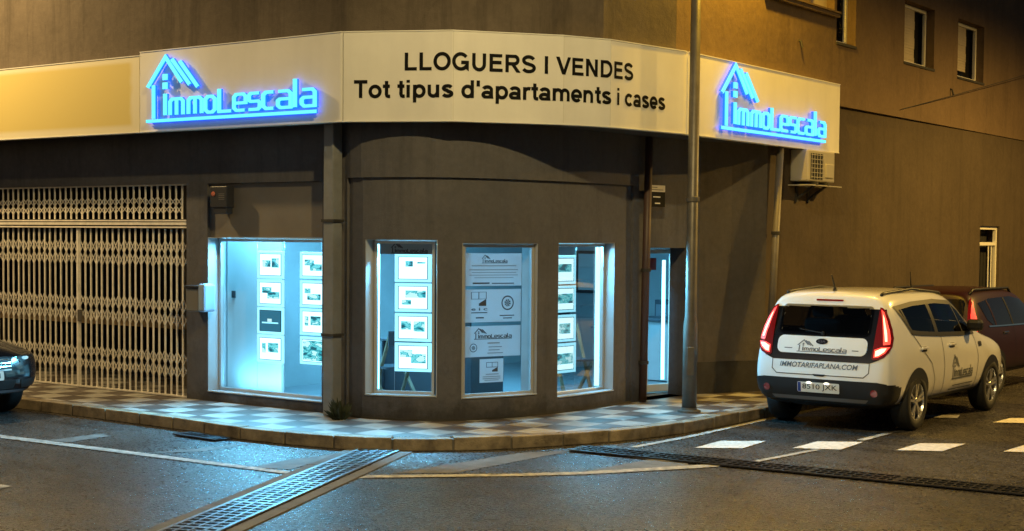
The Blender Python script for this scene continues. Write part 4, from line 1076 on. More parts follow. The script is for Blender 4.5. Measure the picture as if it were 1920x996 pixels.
# sheets stuck inside the middle window
o3, e3, n3 = chord(W3, -.088)
def sheet(label, l, r, t, b, deco):
    u0, u1, z0, z1 = quad_box(o3, n3, e3, l, r, t, b, 0, 0, None); c = o3+e3*(u0+u1)/2
    th = thing('notice_sheet', label, 'notice', (c.x, c.y, z0), 'paper notices in the middle window')
    mb = MB(); pbox(mb, o3, n3, e3, u0, u1, z0, z1, -.004, 0); mb.build('paper', MT['paper'], th)
    w, h = u1-u0, z1-z0
    def at2(u, v, d): q = o3+e3*(u0+u*w)+n3*d; return Vector((q.x, q.y, z0+v*h))
    deco(th, at2, w, h)
def flat_logo(th, at2, u0, u1, v0, v1, m, name='logo', w=24):
    vs, fs = logo_flat(w); mb = MB()
    mb.v = [at2(u0+x/920*(u1-u0), v0+y/360*(v1-v0), .002) for x, y in vs]; mb.f = [list(f) for f in fs]; mb.mi = [0]*len(fs); mb.build(name, m, th, recalc=False)
def lines(th, at2, rows, m, name='small_print'):
    mb = MB()
    for (a, b, v, hgt) in rows: mb.face([at2(a, v, .0025), at2(b, v, .0025), at2(b, v+hgt, .0025), at2(a, v+hgt, .0025)])
    mb.build(name, m, th)
def words(th, at2, body, u0, u1, v0, v1, m, name='lettering'):
    vs, fs = text_mesh(body, 1, .02); vs = fit(vs, u0, u1, v0, v1); mb = MB(); mb.v = [at2(x, y, .003) for x, y in vs]; mb.f = [list(f) for f in fs]; mb.mi = [0]*len(fs); mb.build(name, m, th, recalc=False)
def badge(th, at2, w, h, cu, cv, r, m):
    mb = MB()
    for (ra, rb) in ((.82, 1.0), (.0, .5)):
        for k in range(24):
            a, b = 2*math.pi*k/24, 2*math.pi*(k+1)/24
            if ra == 0 and k % 3 == 0: continue
            mb.face([at2(cu+math.cos(a)*ra*r/w, cv+math.sin(a)*ra*r/h, .0025), at2(cu+math.cos(a)*rb*r/w, cv+math.sin(a)*rb*r/h, .0025), at2(cu+math.cos(b)*rb*r/w, cv+math.sin(b)*rb*r/h, .0025), at2(cu+math.cos(b)*ra*r/w+1e-4, cv+math.sin(b)*ra*r/h, .0025)])
    mb.build('round_emblem', m, th)
def squares(th, at2, u, v, s, sv):
    for (a, b, fill) in ((0, 1, 0), (1, 1, 0), (1, 0, 1)):
        mb = MB(); x0, y0, x1, y1 = u+a*s, v+b*sv, u+(a+1)*s, v+(b+1)*sv
        if fill: mb.face([at2(x0, y0, .0025), at2(x1, y0, .0025), at2(x1, y1, .0025), at2(x0, y0+sv*.35, .0025)])
        else:
            l, r = ribbon([(x0, y0), (x1, y0), (x1, y1), (x0, y1)], s*.09, True)
            for i in range(4): j = (i+1) % 4; mb.face([at2(*l[i], .0025), at2(*r[i], .0025), at2(*r[j], .0025), at2(*l[j], .0025)])
        mb.build('square_emblem', MT['ink'], th)
def d1(th, at2, w, h):
    flat_logo(th, at2, .28, .74, .70, .95, MT['ink']); lines(th, at2, [(.1,.9,.60,.03), (.06,.93,.48,.025), (.1,.9,.40,.02), (.06,.93,.32,.02), (.15,.85,.24,.02)], MT['ink_soft']); lines(th, at2, [(.12,.42,.06,.045), (.46,.86,.06,.03)], MT['ink'], 'address_line')
def d2(th, at2, w, h):
    squares(th, at2, .12, .50, .13, .21); words(th, at2, 'e i c', .12, .40, .36, .45, MT['ink']); lines(th, at2, [(.12,.40,.28,.03), (.2,.34,.12,.04), (.62,.88,.18,.03), (.68,.84,.10,.03)], MT['ink']); badge(th, at2, w, h, .76, .58, .085, MT['ink'])
def d3(th, at2, w, h):
    flat_logo(th, at2, .16, .84, .58, .93, MT['ink']); badge(th, at2, w, h, .15, .30, .05, MT['ink']); lines(th, at2, [(.40,.62,.42,.04), (.42,.66,.30,.03), (.42,.62,.20,.03), (.40,.68,.10,.03)], MT['ink_soft'])
def d4(th, at2, w, h):
    squares(th, at2, .28, .45, .24, .2); lines(th, at2, [(.25,.8,.33,.04), (.12,.88,.23,.035), (.12,.88,.15,.035), (.2,.8,.08,.03)], MT['ink_soft'])
sheet('wide paper notice with house logo, uppermost in the middle curved window', 873.5, 978, 475, 536, d1)
sheet('paper notice with square emblem and round crest in the middle curved window', 870.5, 976.5, 542.6, 604, d2)
sheet('paper notice with large house logo and small round badge in the middle curved window', 871.6, 975.7, 611, 668.5, d3)
sheet('small nearly square paper notice at the bottom of the middle curved window', 899.5, 943.5, 673, 717, d4)
# faint lettered film at the head of the left curved window
o5, e5, n5 = chord(W2, -.176)
u0, u1, z0, z1 = quad_box(o5, n5, e5, 712, 818, 455, 477, 0, 0, None)
c = o5+e5*(u0+u1)/2; th = thing('window_film', 'greyish strip with faint house logo at the top of the left curved window', 'sticker', (c.x, c.y, z0))
mb = MB(); pbox(mb, o5, n5, e5, u0, u1, z0, z1, -.003, 0); mb.build('film', mat('film_grey', (.35,.42,.48), .5), th)
w, h = u1-u0, z1-z0
flat_logo(th, lambda u, v, d: Vector((*(o5+e5*(u0+u*w)+n5*d), z0+v*h)), .2, .85, .1, .95, MT['ink'], w=30)

# furniture
def box_thing(name, label, cat, parts, loc):
    t = thing(name, label, cat, loc)
    for nm, m, boxes in parts:
        mb = MB()
        for c, s in boxes: mb.box(c, s)
        mb.build(nm, m, t, bevel=.006)
    return t
zf = PAVE+.03
def board(label, xa, xb, y, m, top=2.62):
    mb = MB(); mb.box(((xa+xb)/2, y, (zf+top)/2), (xb-xa, .04, top-zf)); tag(mb.build('partition_board', m, loc=((xa+xb)/2, y, zf)), label, 'partition')
xb_ = on_y(530, 580, 13.15).x
board('pale partition board lit cyan close behind the wide window', -14.15, xb_, 13.15, MT['board'])
board('grey blue panel standing farther back behind the right display column', xb_+.25, on_y(650, 580, 13.6).x, 13.6, MT['furn_grey'], 2.3)
mb = MB(); p = on_y(438, 552, 13.12); mb.box((p.x, p.y, p.z), (.06, .016, .09)); mb.box((p.x, p.y-.01, p.z), (.03, .008, .05)); tag(mb.build('wall_switch', MT['dark_plastic'], loc=(p.x, 13.13, p.z)), 'small dark switch on the pale board', 'switch')
t = box_thing('desk', 'grey office desk seen low through the middle curved window', 'desk', [('top', MT['furn_grey'], [((-11.75, 14.55, .89), (1.5, .7, .03))]), ('modesty_panel', MT['furn_dark'], [((-11.75, 14.26, .52), (1.4, .03, .68))]), ('side_panel', MT['furn_dark'], [((-12.46, 14.55, .52), (.03, .66, .70))]), ('side_panel', MT['furn_dark'], [((-11.03, 14.55, .52), (.03, .66, .70))])], (-11.75, 14.55, zf))
t = box_thing('monitor', 'dark computer monitor standing on the office desk', 'monitor', [('screen', MT['dark_plastic'], [((-11.6, 14.6, 1.22), (.55, .04, .33))]), ('stand', MT['dark_plastic'], [((-11.6, 14.62, .99), (.06, .05, .18)), ((-11.6, 14.6, .913), (.24, .18, .012))])], (-11.6, 14.6, .905))
t = box_thing('filing_cabinet', 'dark filing cabinet against the back wall seen through the right curved window', 'cabinet', [('body', MT['furn_dark'], [((-11.2, 19.9, .72), (.9, .5, 1.1))]), ('drawer', MT['furn_grey'], [((-11.2, 19.64, .45), (.84, .02, .46))]), ('drawer', MT['furn_grey'], [((-11.2, 19.64, .97), (.84, .02, .46))])], (-11.2, 19.9, zf))
t = box_thing('reception_counter', 'pale reception counter with dark top behind the shop door', 'counter', [('body', MT['inner_wall'], [((-11.0, 18.5, .6), (1.3, .5, .85))]), ('top', MT['furn_dark'], [((-11.0, 18.5, 1.05), (1.4, .6, .04))])], (-11.0, 18.5, zf))
def chair(label, x, y, rz):
    t = thing('folding_chair', label, 'chair', (x, y, zf)); m = Matrix.Rotation(rz, 3, 'Z'); o = Vector((x, y, zf))
    Q = lambda a, b, c: o+m @ Vector((a, b, c))
    for s_ in (-.22, .22):
        mb = MB(); mb.bar(Q(s_, -.22, 0), Q(s_, .22, .46), .04, .025); mb.build('leg', MT['wood'], t)
        mb = MB(); mb.bar(Q(s_*.9, .24, 0), Q(s_*.9, -.24, .9), .04, .025); mb.build('leg', MT['wood'], t)
    mb = MB(); mb.box(Q(0, .02, .46), (.46, .42, .025), m); mb.build('seat', MT['furn_dark'], t)
    mb = MB(); mb.box(Q(0, -.24, .82), (.46, .02, .18), m); mb.build('backrest', MT['furn_dark'], t)
chair('wooden folding chair inside, beneath the displays of the left curved window', -11.75, 13.65, R(70))
chair('wooden folding chair deeper inside behind the right curved window', -10.75, 16.0, R(-120))
def wall_picture(lab, px, py, w, h, inner):
    p = on_y(px, py, 20.48); x, y, z = p.x, 20.47, p.z
    box_thing('wall_picture', lab, 'picture', [('frame', MT['dark_plastic'], [((x, y, z), (w, .03, h))]), ('print', inner, [((x, y-.018, z), (w-.1, .01, h-.1))])], (x, y, z-h/2))
wall_picture('dark framed picture, upper one at the left in the left curved window', 718, 508, .62, .55, MT['furn_grey'])
wall_picture('dark framed picture, lower one at the left in the left curved window', 716, 560, .62, .55, MT['furn_dark'])
wall_picture('large map hung behind the middle curved window', 930, 468, 1.1, .5, MT['board'])
wall_picture('pale poster on the back wall behind the right curved window', 1105, 510, .5, .7, MT['board'])
p = on_y(985, 560, 20.3)
box_thing('shelf_unit', 'dark shelf unit with files at the right in the middle curved window', 'shelf', [('carcass', MT['furn_dark'], [((p.x, 20.3, .85), (.03, .3, 1.38)), ((p.x+.8, 20.3, .85), (.03, .3, 1.38))]), ('shelf', MT['furn_dark'], [((p.x+.4, 20.3, .5), (.77, .3, .03))]), ('shelf', MT['furn_dark'], [((p.x+.4, 20.3, 1.0), (.77, .3, .03))]), ('shelf', MT['furn_dark'], [((p.x+.4, 20.3, 1.525), (.77, .3, .03))])], (p.x+.4, 20.3, zf))
for q in range(9):
    h_ = random.uniform(.26, .36); mb = MB(); mb.box((p.x+.08+.078*q, 20.28, (.516 if q % 2 else 1.016)+h_/2), (.06, .24, h_)); mb.box((p.x+.08+.078*q, 20.158, (.516 if q % 2 else 1.016)+h_*.6), (.036, .004, h_*.3)); tag(mb.build('file_binder', [MT['furn_grey'], MT['board'], MT['dark_plastic']][q % 3], loc=(p.x+.08+.078*q, 20.28, .516 if q % 2 else 1.016)), 'file binder on the shelf unit inside the shop', 'binder', 'binders on the shelf unit')
box_thing('storage_box', 'plain cardboard box on the shop floor behind the left curved window', 'box', [('body', mat('cardboard', (.32,.24,.15), .8, var=.1), [((-12.6, 14.6, zf+.17), (.42, .32, .34))]), ('lid', MT['furn_grey'], [((-12.6, 14.6, zf+.36), (.44, .34, .04))])], (-12.6, 14.6, zf))
# lighting of the shop: ceiling panels with their lamps, and added lamps over each window display
def ceiling_light(label, x, y, pw, sx=.9, sy=.4):
    t = thing('ceiling_light', label, 'ceiling light', (x, y, 2.9), 'ceiling lights of the shop')
    mb = MB(); mb.box((x, y, 2.925), (sx+.06, sy+.06, .03)); mb.build('housing', MT['alu_white'], t)
    mb = MB(); mb.box((x, y, 2.905), (sx, sy, .008)); mb.build('diffuser', MT['ceil_light'], t)
    ld = bpy.data.lights.new('panel_light', 'AREA'); ld.energy = pw; ld.color = CYAN; ld.shape = 'RECTANGLE'; ld.size = sx; ld.size_y = sy
    lo = bpy.data.objects.new('panel_light', ld); COL.objects.link(lo); lo.parent = t; lo.location = (0, 0, -.02)
ceiling_light('ceiling light panel over the office desk', -11.9, 14.9, SHOP_CEIL)
ceiling_light('ceiling light panel near the back wall of the shop', -11.2, 16.6, SHOP_CEIL*.7)
ceiling_light('added ceiling light panel brightening the board behind the wide window', -13.2, 12.99, 170, 1.4, .1)  # added lamp, put in to brighten the pale board
# added led tube behind the wide window's sill, brightening the pale board from below
a, e, n = chord(W1g, -.31); L = W1[1]-W1[0]; c = a+e*L*.42; z = W1[2]+.02
t = thing('added_led_tube', 'added led tube behind the wide window, brightening the pale board', 'light', (c.x, c.y, z), 'added led tubes of the shop windows')
mb = MB(); mb.box((c.x, c.y, z-.012), (L*.8, .05, .02)); mb.build('housing', MT['alu_white'], t)
mb = MB(); mb.box((c.x, c.y, z+.004), (L*.78, .02, .008)); mb.build('diffuser', MT['led'], t)
ld = bpy.data.lights.new('added_tube_light', 'AREA'); ld.energy = 17; ld.color = CYAN; ld.shape = 'RECTANGLE'; ld.size = L*.78; ld.size_y = .03
lo = bpy.data.objects.new('added_tube_light', ld); COL.objects.link(lo); lo.parent = t; lo.location = (0, 0, .02); lo.rotation_euler = Vector((0, .45, .9)).to_track_quat('-Z', 'Y').to_euler()
# added unseen tubes at the window heads, supplementing the displays' light on the pavement
for h, off, lab, pw in ((W1g, -.33, 'added unseen led tube above the displays of the wide window', ADDED_LED), (W2, -.34, 'added unseen led tube above the displays of the left curved window', ADDED_LED*.9), (W4, -.32, 'added unseen led tube above the displays of the right curved window', ADDED_LED*.8)):
    a, e, n = chord(h, off); L = h[1]-h[0]; c = a+e*L/2; z = h[3]-.02
    t = thing('added_led_tube', lab, 'light', (c.x, c.y, z), 'added led tubes of the shop windows')
    m3 = Matrix((Vector((e.x,e.y,0)), Vector((n.x,n.y,0)), Vector((0,0,1)))).transposed()
    mb = MB(); mb.box((c.x,c.y,z+.02), (L*.9, .05, .03), m3); mb.build('housing', MT['alu_white'], t)
    mb = MB(); mb.box((c.x,c.y,z-.002), (L*.86, .03, .012), m3); mb.build('diffuser', MT['led'], t)
    ld = bpy.data.lights.new('added_tube_light', 'AREA'); ld.energy = pw; ld.color = CYAN; ld.shape = 'RECTANGLE'; ld.size = L*.86; ld.size_y = .05; ld.spread = R(105)
    lo = bpy.data.objects.new('added_tube_light', ld); COL.objects.link(lo); lo.parent = t
    dirv = Vector((n.x*.74, n.y*.74, -.68)); lo.rotation_euler = dirv.to_track_quat('-Z', 'Y').to_euler(); lo.location = (n.x*.02, n.y*.02, -.03)
# ------------------------------------------------------------------ cars
def car_paint(name, col, rough=.28): return mat(name, col, rough, coat=1.0, var=.03, scale=3)
MT['tyre'] = mat('tyre_rubber', (.012,.012,.012), .75, var=.2, scale=20)
MT['rim'] = mat('alloy_rim', (.55,.54,.52), .3, metal=.8)
MT['rim_dark'] = mat('rim_pocket', (.015,.015,.015), .5)
MT['trim'] = mat('black_trim', (.012,.012,.013), .45, spec=.4)
MT['gloss_black'] = mat('gloss_black_panel', (.006,.006,.007), .08, coat=1)
MT['car_glass'] = mat('dark_car_glass', (.008,.008,.009), .05, spec=.4)
MT['seam'] = mat('panel_gap', (.05,.045,.04), .6)
MT['lamp_red'] = mat('red_lamp_glass', (.20,.006,.006), .1, coat=1)
MT['lamp_on'] = emis('red_lamp_lit', (1.0,.045,.03), 2.2)
MT['lamp_hot'] = emis('brake_lamp_lit', (1.0,.50,.28), 3.2)
MT['plate_lamp'] = emis('plate_lamp_lit', (1.0,.93,.75), 2.2)
MT['plate'] = mat('number_plate', (.70,.68,.62), .4)
MT['plate_blue'] = mat('plate_blue_field', (.02,.05,.22), .4)
MT['chrome'] = mat('chrome', (.7,.7,.7), .12, metal=1)
MT['white_paint'] = car_paint('white_car_paint', (.84,.84,.84), .22)
nt_ = MT['white_paint'].node_tree     # the inner side of the body shell is dark cabin trim
gq = nt_.nodes.new('ShaderNodeNewGeometry'); dk = nt_.nodes.new('ShaderNodeBsdfDiffuse'); dk.inputs[0].default_value = (.015,.015,.016,1); mq = nt_.nodes.new('ShaderNodeMixShader')
nt_.links.new(gq.outputs['Backfacing'], mq.inputs[0]); nt_.links.new(nt_.nodes['Principled BSDF'].outputs[0], mq.inputs[1]); nt_.links.new(dk.outputs[0], mq.inputs[2]); nt_.links.new(mq.outputs[0], nt_.nodes['Material Output'].inputs[0])
MT['clear_glass'] = glass('tinted_car_glass', (.42,.43,.43), .07)
MT['seat'] = mat('seat_fabric', (.03,.03,.032), .9)
MT['red_paint'] = mat('dark_red_car_paint', (.020,.004,.005), .38, spec=.3, var=.03, scale=3)
MT['navy_paint'] = car_paint('black_car_paint', (.006,.007,.010), .14)

def inside(poly, x, y):
    r = False
    for (a, b), (c, d) in zip(poly, poly[1:]+poly[:1]):
        if (b > y) != (d > y) and x < (c-a)*(y-b)/(d-b)+a: r = not r
    return r
class Car:
    """car frame: x forward from the rear bumper, y to the left, z up"""
    def __init__(self, name, label, loc, rz, paint, st, rear, front, group=None, levels=2):
        self.t = thing(name, label, 'car', (0,0,0), group); self.paint = paint
        rings = []
        n = len(st)
        kr = [1, .8, .42, .12]; 
        for i, (x, zb, zt, ws, wm, wb, wr, zbelt) in enumerate(st):
            half = [(.55*ws, zb), (ws, zb+.04), (wm, .52), (wm*1.0, .78), (wb, zbelt), (wr, zt-.065), (wr*.74, zt-.006)]
            ring = []
            for (y, z) in half:
                dx = 0
                if i < 4: dx += self.interp(rear, z)*kr[i]
                if i >= n-4: dx -= self.interp(front, z)*kr[n-1-i]
                ring.append((x+dx, y, z))
            rings.append(ring)
        v = []; f = []; m = len(rings[0])
        for ring in rings:
            v += ring+[(x, -y, z) for x, y, z in ring[::-1]]
        k = 2*m
        for i in range(n-1):
            for j in range(k): f.append([i*k+j, i*k+(j+1) % k, (i+1)*k+(j+1) % k, (i+1)*k+j])
        for i in (0, n-1):
            for j in range(m-1): q = [i*k+j, i*k+j+1, i*k+k-2-j, i*k+k-1-j]; f.append(q if i == 0 else q[::-1])
        me = bpy.data.meshes.new('body'); me.from_pydata(v, [], f)
        bm = bmesh.new(); bm.from_mesh(me); bmesh.ops.recalc_face_normals(bm, faces=bm.faces)
        bm.to_mesh(me); bm.free(); me.materials.append(paint); me.materials.append(MT['trim'])
        o = bpy.data.objects.new('body', me); COL.objects.link(o)
        sb = o.modifiers.new('round', 'SUBSURF'); sb.levels = levels; sb.render_levels = levels
        dg = bpy.context.evaluated_depsgraph_get(); me2 = bpy.data.meshes.new_from_object(o.evaluated_get(dg))
        o.modifiers.clear(); o.data = me2; bpy.data.meshes.remove(me); me2.name = 'body'
        me2.polygons.foreach_set('use_smooth', [True]*len(me2.polygons))
        bm = bmesh.new(); bm.from_mesh(me2); self.bvh = BVHTree.FromBMesh(bm); bm.free()
        o.parent = self.t; WLOC[o.name] = Vector((0,0,0)); self.body = o
        self.loc = loc; self.rz = rz
    @staticmethod
    def interp(tab, z):
        if z <= tab[0][0]: return tab[0][1]
        for (a, b), (c, d) in zip(tab, tab[1:]):
            if z <= c: return b+(d-b)*(z-a)/(c-a)
        return tab[-1][1]
    def shoot(self, side, u, v, off):
        if side == 'rear': o, d = Vector((-3, u, v)), Vector((1,0,0))
        elif side == 'front': o, d = Vector((9, u, v)), Vector((-1,0,0))
        elif side == 'right': o, d = Vector((u, -4, v)), Vector((0,1,0))
        elif side == 'left': o, d = Vector((u, 4, v)), Vector((0,-1,0))
        else: o, d = Vector((u, v, 5)), Vector((0,0,-1))
        h, nn, _, _ = self.bvh.ray_cast(o, d)
        if h is None: return None
        if nn.dot(d) > 0: nn = -nn
        return h+nn*off
    def decal(self, name, side, poly, off, m, parent=None, grid=.05, hole=None):
        if side in ('rear', 'front'):      # keep the outline on the part of the body that faces this way
            q_ = []
            for u, v in poly:
                k = 0
                while k < 60:
                    h = self.bvh.ray_cast(Vector((-3 if side == 'rear' else 9, u, v)), Vector((1 if side == 'rear' else -1, 0, 0)))
                    if h[0] is not None and abs(h[1].x) > .20: break
                    u *= .99; k += 1
                q_.append((u, v))
            poly = q_
        bm = bmesh.new(); vs = [bm.verts.new((a, b, 0)) for a, b in poly]; bm.faces.new(vs)
        us = [p[0] for p in poly]; ws = [p[1] for p in poly]
        for ax, lo, hi in ((0, min(us), max(us)), (1, min(ws), max(ws))):
            q = lo+grid
            while q < hi-1e-4:
                no = (1,0,0) if ax == 0 else (0,1,0); co = (q,0,0) if ax == 0 else (0,q,0)
                bmesh.ops.bisect_plane(bm, geom=bm.verts[:]+bm.edges[:]+bm.faces[:], plane_co=co, plane_no=no, dist=1e-5); q += grid
        bm.verts.index_update()
        P = [(v.co.x, v.co.y) for v in bm.verts]; F = [[v.index for v in f.verts] for f in bm.faces if not (hole and inside(hole, *f.calc_center_median()[:2]))]; bm.free()
        return self.put(name, side, P, F, off, m, parent)
    def cut(self, side, poly):
        """open the body shell inside a window outline"""
        me = self.body.data; bm = bmesh.new(); bm.from_mesh(me)
        ax = {'rear': (1, 2), 'front': (1, 2), 'right': (0, 2), 'left': (0, 2)}[side]; dv = {'rear': (-1,0,0), 'front': (1,0,0), 'right': (0,-1,0), 'left': (0,1,0)}[side]
        bm.normal_update()
        kill = [f for f in bm.faces if f.normal.dot(Vector(dv)) > .15 and inside(poly, f.calc_center_median()[ax[0]], f.calc_center_median()[ax[1]])]
        bmesh.ops.delete(bm, geom=kill, context='FACES'); bm.to_mesh(me); bm.free()
    def put(self, name, side, P, F, off, m, parent=None):
        mb = MB(); ok = []
        for a, b in P:
            h = self.shoot(side, a, b, off); ok.append(h is not None); mb.v.append(h if h is not None else Vector((0,0,0)))
        mb.f = [list(f) for f in F if all(ok[i] for i in f)]; mb.mi = [0]*len(mb.f)
        if not mb.f: return None
        o = mb.build(name, m, parent or self.t, smooth=True, recalc=False)
        me = o.data
        want = {'rear': Vector((-1,0,0)), 'front': Vector((1,0,0)), 'right': Vector((0,-1,0)), 'left': Vector((0,1,0)), 'top': Vector((0,0,1))}[side]
        if sum((p.normal.dot(want)*p.area for p in me.polygons)) < 0: me.flip_normals()
        return o
    def text(self, name, side, body, u0, u1, v0, v1, off, m, bold=.01, shear=0, parent=None):
        vs, fs = text_mesh(body, 1, bold, shear=shear); return self.put(name, side, fit(vs, u0, u1, v0, v1), fs, off, m, parent)
    def line(self, name, side, pts, w, off, m, closed=False, parent=None):
        P = []; 
        for a, b in zip(pts, pts[1:]+([pts[0]] if closed else [])):
            k = max(1, int(math.dist(a, b)/.06))
            for i in range(k): P.append((a[0]+(b[0]-a[0])*i/k, a[1]+(b[1]-a[1])*i/k))
        if not closed: P.append(pts[-1])
        l, r = ribbon(P, w, closed); n = len(l)
        return self.put(name, side, l+r, [[i, n+i, n+(i+1) % n, (i+1) % n] for i in range(n if closed else n-1)], off, m, parent)
    def wheel(self, x, side, w_out, r=.335, wd=.22):
        sg = -1 if side == 'right' else 1; ax = Vector((0, sg, 0)); o = Vector((x, sg*w_out, r))
        mb = MB(); mb.lathe([(r*.62,-wd), (r*.9,-wd), (r*.985,-wd+.03), (r,-wd+.07), (r,-.06), (r*.985,-.025), (r*.93,-.004), (r*.80,.0), (r*.66,-.006), (r*.64,-.04)], o, ax, 40); ty_ = mb.build('wheel', MT['tyre'], self.t, smooth=True)
        mb = MB(); mb.lathe([(r*.66,-.008), (r*.63,-.006), (r*.61,-.03), (r*.60,-.12)], o, ax, 40); 
        for k in range(5):
            a = 2*math.pi*k/5+.3
            for da in (-.17, .17):
                c0, c1 = a+da*.6, a+da; u = Vector((0,0,1)); s = Vector((1,0,0))
                p0 = o+(s*math.cos(c0)+u*math.sin(c0))*r*.12-ax*.03; p1 = o+(s*math.cos(c1)+u*math.sin(c1))*r*.63-ax*.016
                mb.bar(p0, p1, .030, .022, ax)
        mb.lathe([(0,-.012), (r*.12,-.014), (r*.17,-.03), (r*.17,-.06)], o, ax, 20); mb.build('rim', MT['rim'], ty_, smooth=False)
        mb = MB(); mb.lathe([(0,-.10), (r*.62,-.10)], o, ax, 30); mb.build('brake_disc', MT['rim_dark'], ty_)
    def arch(self, x, side, r, zc, off=.004):
        P = [(x+r*math.cos(R(a)), zc+r*math.sin(R(a))) for a in range(-40, 221, 10)]
        self.decal('wheel_arch', side, P, off, MT['trim'], grid=.06)
    def finish(self):
        self.t.location = self.loc; self.t.rotation_euler = (0, 0, self.rz)

def rounded(u0, u1, v0, v1, r, n=5):
    out = []
    for cx_, cy_, a0 in ((u1-r, v1-r, 0), (u0+r, v1-r, 90), (u0+r, v0+r, 180), (u1-r, v0+r, 270)):
        out += [(cx_+r*math.cos(R(a0+90*i/n)), cy_+r*math.sin(R(a0+90*i/n))) for i in range(n+1)]
    return out

# ---- the white car of the agency, seen from behind
#      x    zb   zt    ws   wm   wb   wr  zbelt
st = [(.00, .32, 1.53, .70, .75, .75, .65, 1.06),
      (.06, .28, 1.57, .78, .83, .81, .70, 1.08),
      (.24, .25, 1.61, .82, .885, .85, .715, 1.09),
      (.55, .24, 1.635, .83, .895, .86, .71, 1.09),
      (1.10, .24, 1.645, .83, .895, .865, .70, 1.07),
      (1.75, .24, 1.64, .83, .895, .865, .70, 1.05),
      (2.35, .24, 1.60, .83, .895, .865, .68, 1.03),
      (2.72, .24, 1.43, .83, .895, .86, .66, 1.01),
      (3.10, .24, 1.15, .83, .895, .85, .74, .99),
      (3.40, .24, 1.06, .83, .895, .84, .77, .94),
      (3.80, .25, 1.01, .82, .88, .82, .74, .90),
      (4.02, .27, .95, .78, .84, .77, .68, .86),
      (4.12, .30, .90, .70, .76, .70, .60, .82)]
rear = [(.25,.10), (.42,.02), (.62,.0), (.80,.03), (1.0,.09), (1.2,.15), (1.45,.27), (1.6,.36)]
front = [(.25,.10), (.5,.0), (.7,.0), (.9,.10), (1.1,.2)]
wc = Car('parked_car', 'white boxy car with house logo decals and lit red tail lights, parked at the kerb', (-7.17, 15.80, 0), R(90+WCAR_ROT), MT['white_paint'], st, rear, front, levels=4)
D = wc.decal
D('tailgate_band', 'rear', [(-.70,1.42), (.70,1.42), (.745,1.28), (.80,1.06), (.78,.93), (.70,.85), (.60,.81), (-.60,.81), (-.70,.85), (-.78,.93), (-.80,1.06), (-.745,1.28)], .004, MT['gloss_black'], grid=.02, hole=rounded(-.55, .55, 1.125, 1.43, .06))
D('rear_window', 'rear', rounded(-.57, .57, 1.105, 1.45, .06), .0075, MT['clear_glass']); wc.cut('rear', rounded(-.55, .55, 1.125, 1.43, .06))
hp = D('tailgate_panel', 'rear', rounded(-.555, .555, .885, 1.085, .07), .012, MT['white_paint'])
for s_ in (-1, 1):
    L_ = lambda P: [(s_*a, b) for a, b in P]
    lg = D('tail_light', 'rear', L_([(.632,1.44), (.660,1.435), (.70,1.40), (.745,1.31), (.785,1.20), (.81,1.10), (.815,1.01), (.80,.94), (.76,.885), (.70,.855), (.64,.85), (.618,.87), (.628,1.02), (.632,1.25)]), .012, MT['lamp_red'], grid=.03)
    D('light_bar', 'rear', L_([(.650,1.415), (.685,1.385), (.73,1.29), (.77,1.18), (.792,1.09), (.795,1.03), (.735,1.02), (.72,1.12), (.69,1.27)]), .016, MT['lamp_on'], lg, grid=.03)
    D('brake_cell', 'rear', L_([(.645,.875), (.70,.885), (.765,.93), (.80,1.00), (.72,.995), (.645,.965)]), .017, MT['lamp_on'], lg, grid=.03)
    D('lit_cell', 'rear', L_([(.66,.89), (.70,.90), (.755,.945), (.775,.985), (.72,.98), (.66,.95)]), .019, MT['lamp_hot'], lg, grid=.03)
    D('upper_lit_cell', 'rear', L_([(.68,1.36), (.70,1.32), (.755,1.15), (.772,1.06), (.75,1.06), (.735,1.13), (.70,1.27)]), .019, MT['lamp_hot'], lg, grid=.03)
    D('fog_light', 'rear', [(s_*.665+.042*math.cos(R(a)), .475+.042*math.sin(R(a))) for a in range(0, 360, 24)], .013, MT['lamp_red'], grid=.04)
D('rear_bumper', 'rear', [(-.80,.585), (-.70,.60), (-.3,.60), (.3,.60), (.70,.60), (.80,.585), (.84,.50), (.83,.40), (.78,.345), (-.78,.345), (-.83,.40), (-.84,.50)], .008, MT['trim'])
D('diffuser_bar', 'rear', [(-.60,.395), (.60,.395), (.56,.355), (-.56,.355)], .013, mat('bumper_bar', (.10,.10,.105), .4))
pt_ = D('number_plate', 'rear', rounded(-.26, .26, .445, .56, .012, 2), .018, MT['plate'])
D('blue_field', 'rear', [(-0.0+.255-.0, .45), (.255, .555), (.215, .555), (.215, .45)], .020, MT['plate_blue'], pt_)
def rev(u): return -u   # seen from behind, the car's left is the picture's left
vs, fs = text_mesh('8510 JXK', 1, .0); vs = [(-x, y) for x, y in fit(vs, -.195, .235, .465, .54)]
wc.put('plate_lettering', 'rear', vs, fs, .021, MT['black_vinyl'], pt_)
for u in (-.11, .11): D('plate_lamp', 'rear', [(u+.035*math.cos(R(a)), .556+.013*math.sin(R(a))) for a in range(0, 360, 30)], .030, MT['plate_lamp'], pt_, grid=.05)
D('brake_light', 'rear', rounded(-.17, .17, 1.495, 1.515, .008, 2), .007, MT['lamp_red'])
wc.line('tailgate_gap', 'rear', [(-.60,.81), (-.60,.70), (-.54,.645), (.54,.645), (.60,.70), (.60,.81)], .010, .004, MT['seam'])
D('tailgate_grip', 'rear', [(-.08,.655), (.08,.655), (.06,.632), (-.06,.632)], .006, MT['trim'])
vs, fs = text_mesh('IMMOTARIFAPLANA.COM', 1, .015, shear=.2); wc.put('web_lettering', 'rear', [(-x, y) for x, y in fit(vs, -.50, .47, .725, .785)], fs, .006, MT['ink'])
vs, fs = logo_flat(22); wc.put('logo', 'rear', [(.30-x/920*.62, .905+y/360*.135) for x, y in vs], fs, .0145, MT['ink'], hp)
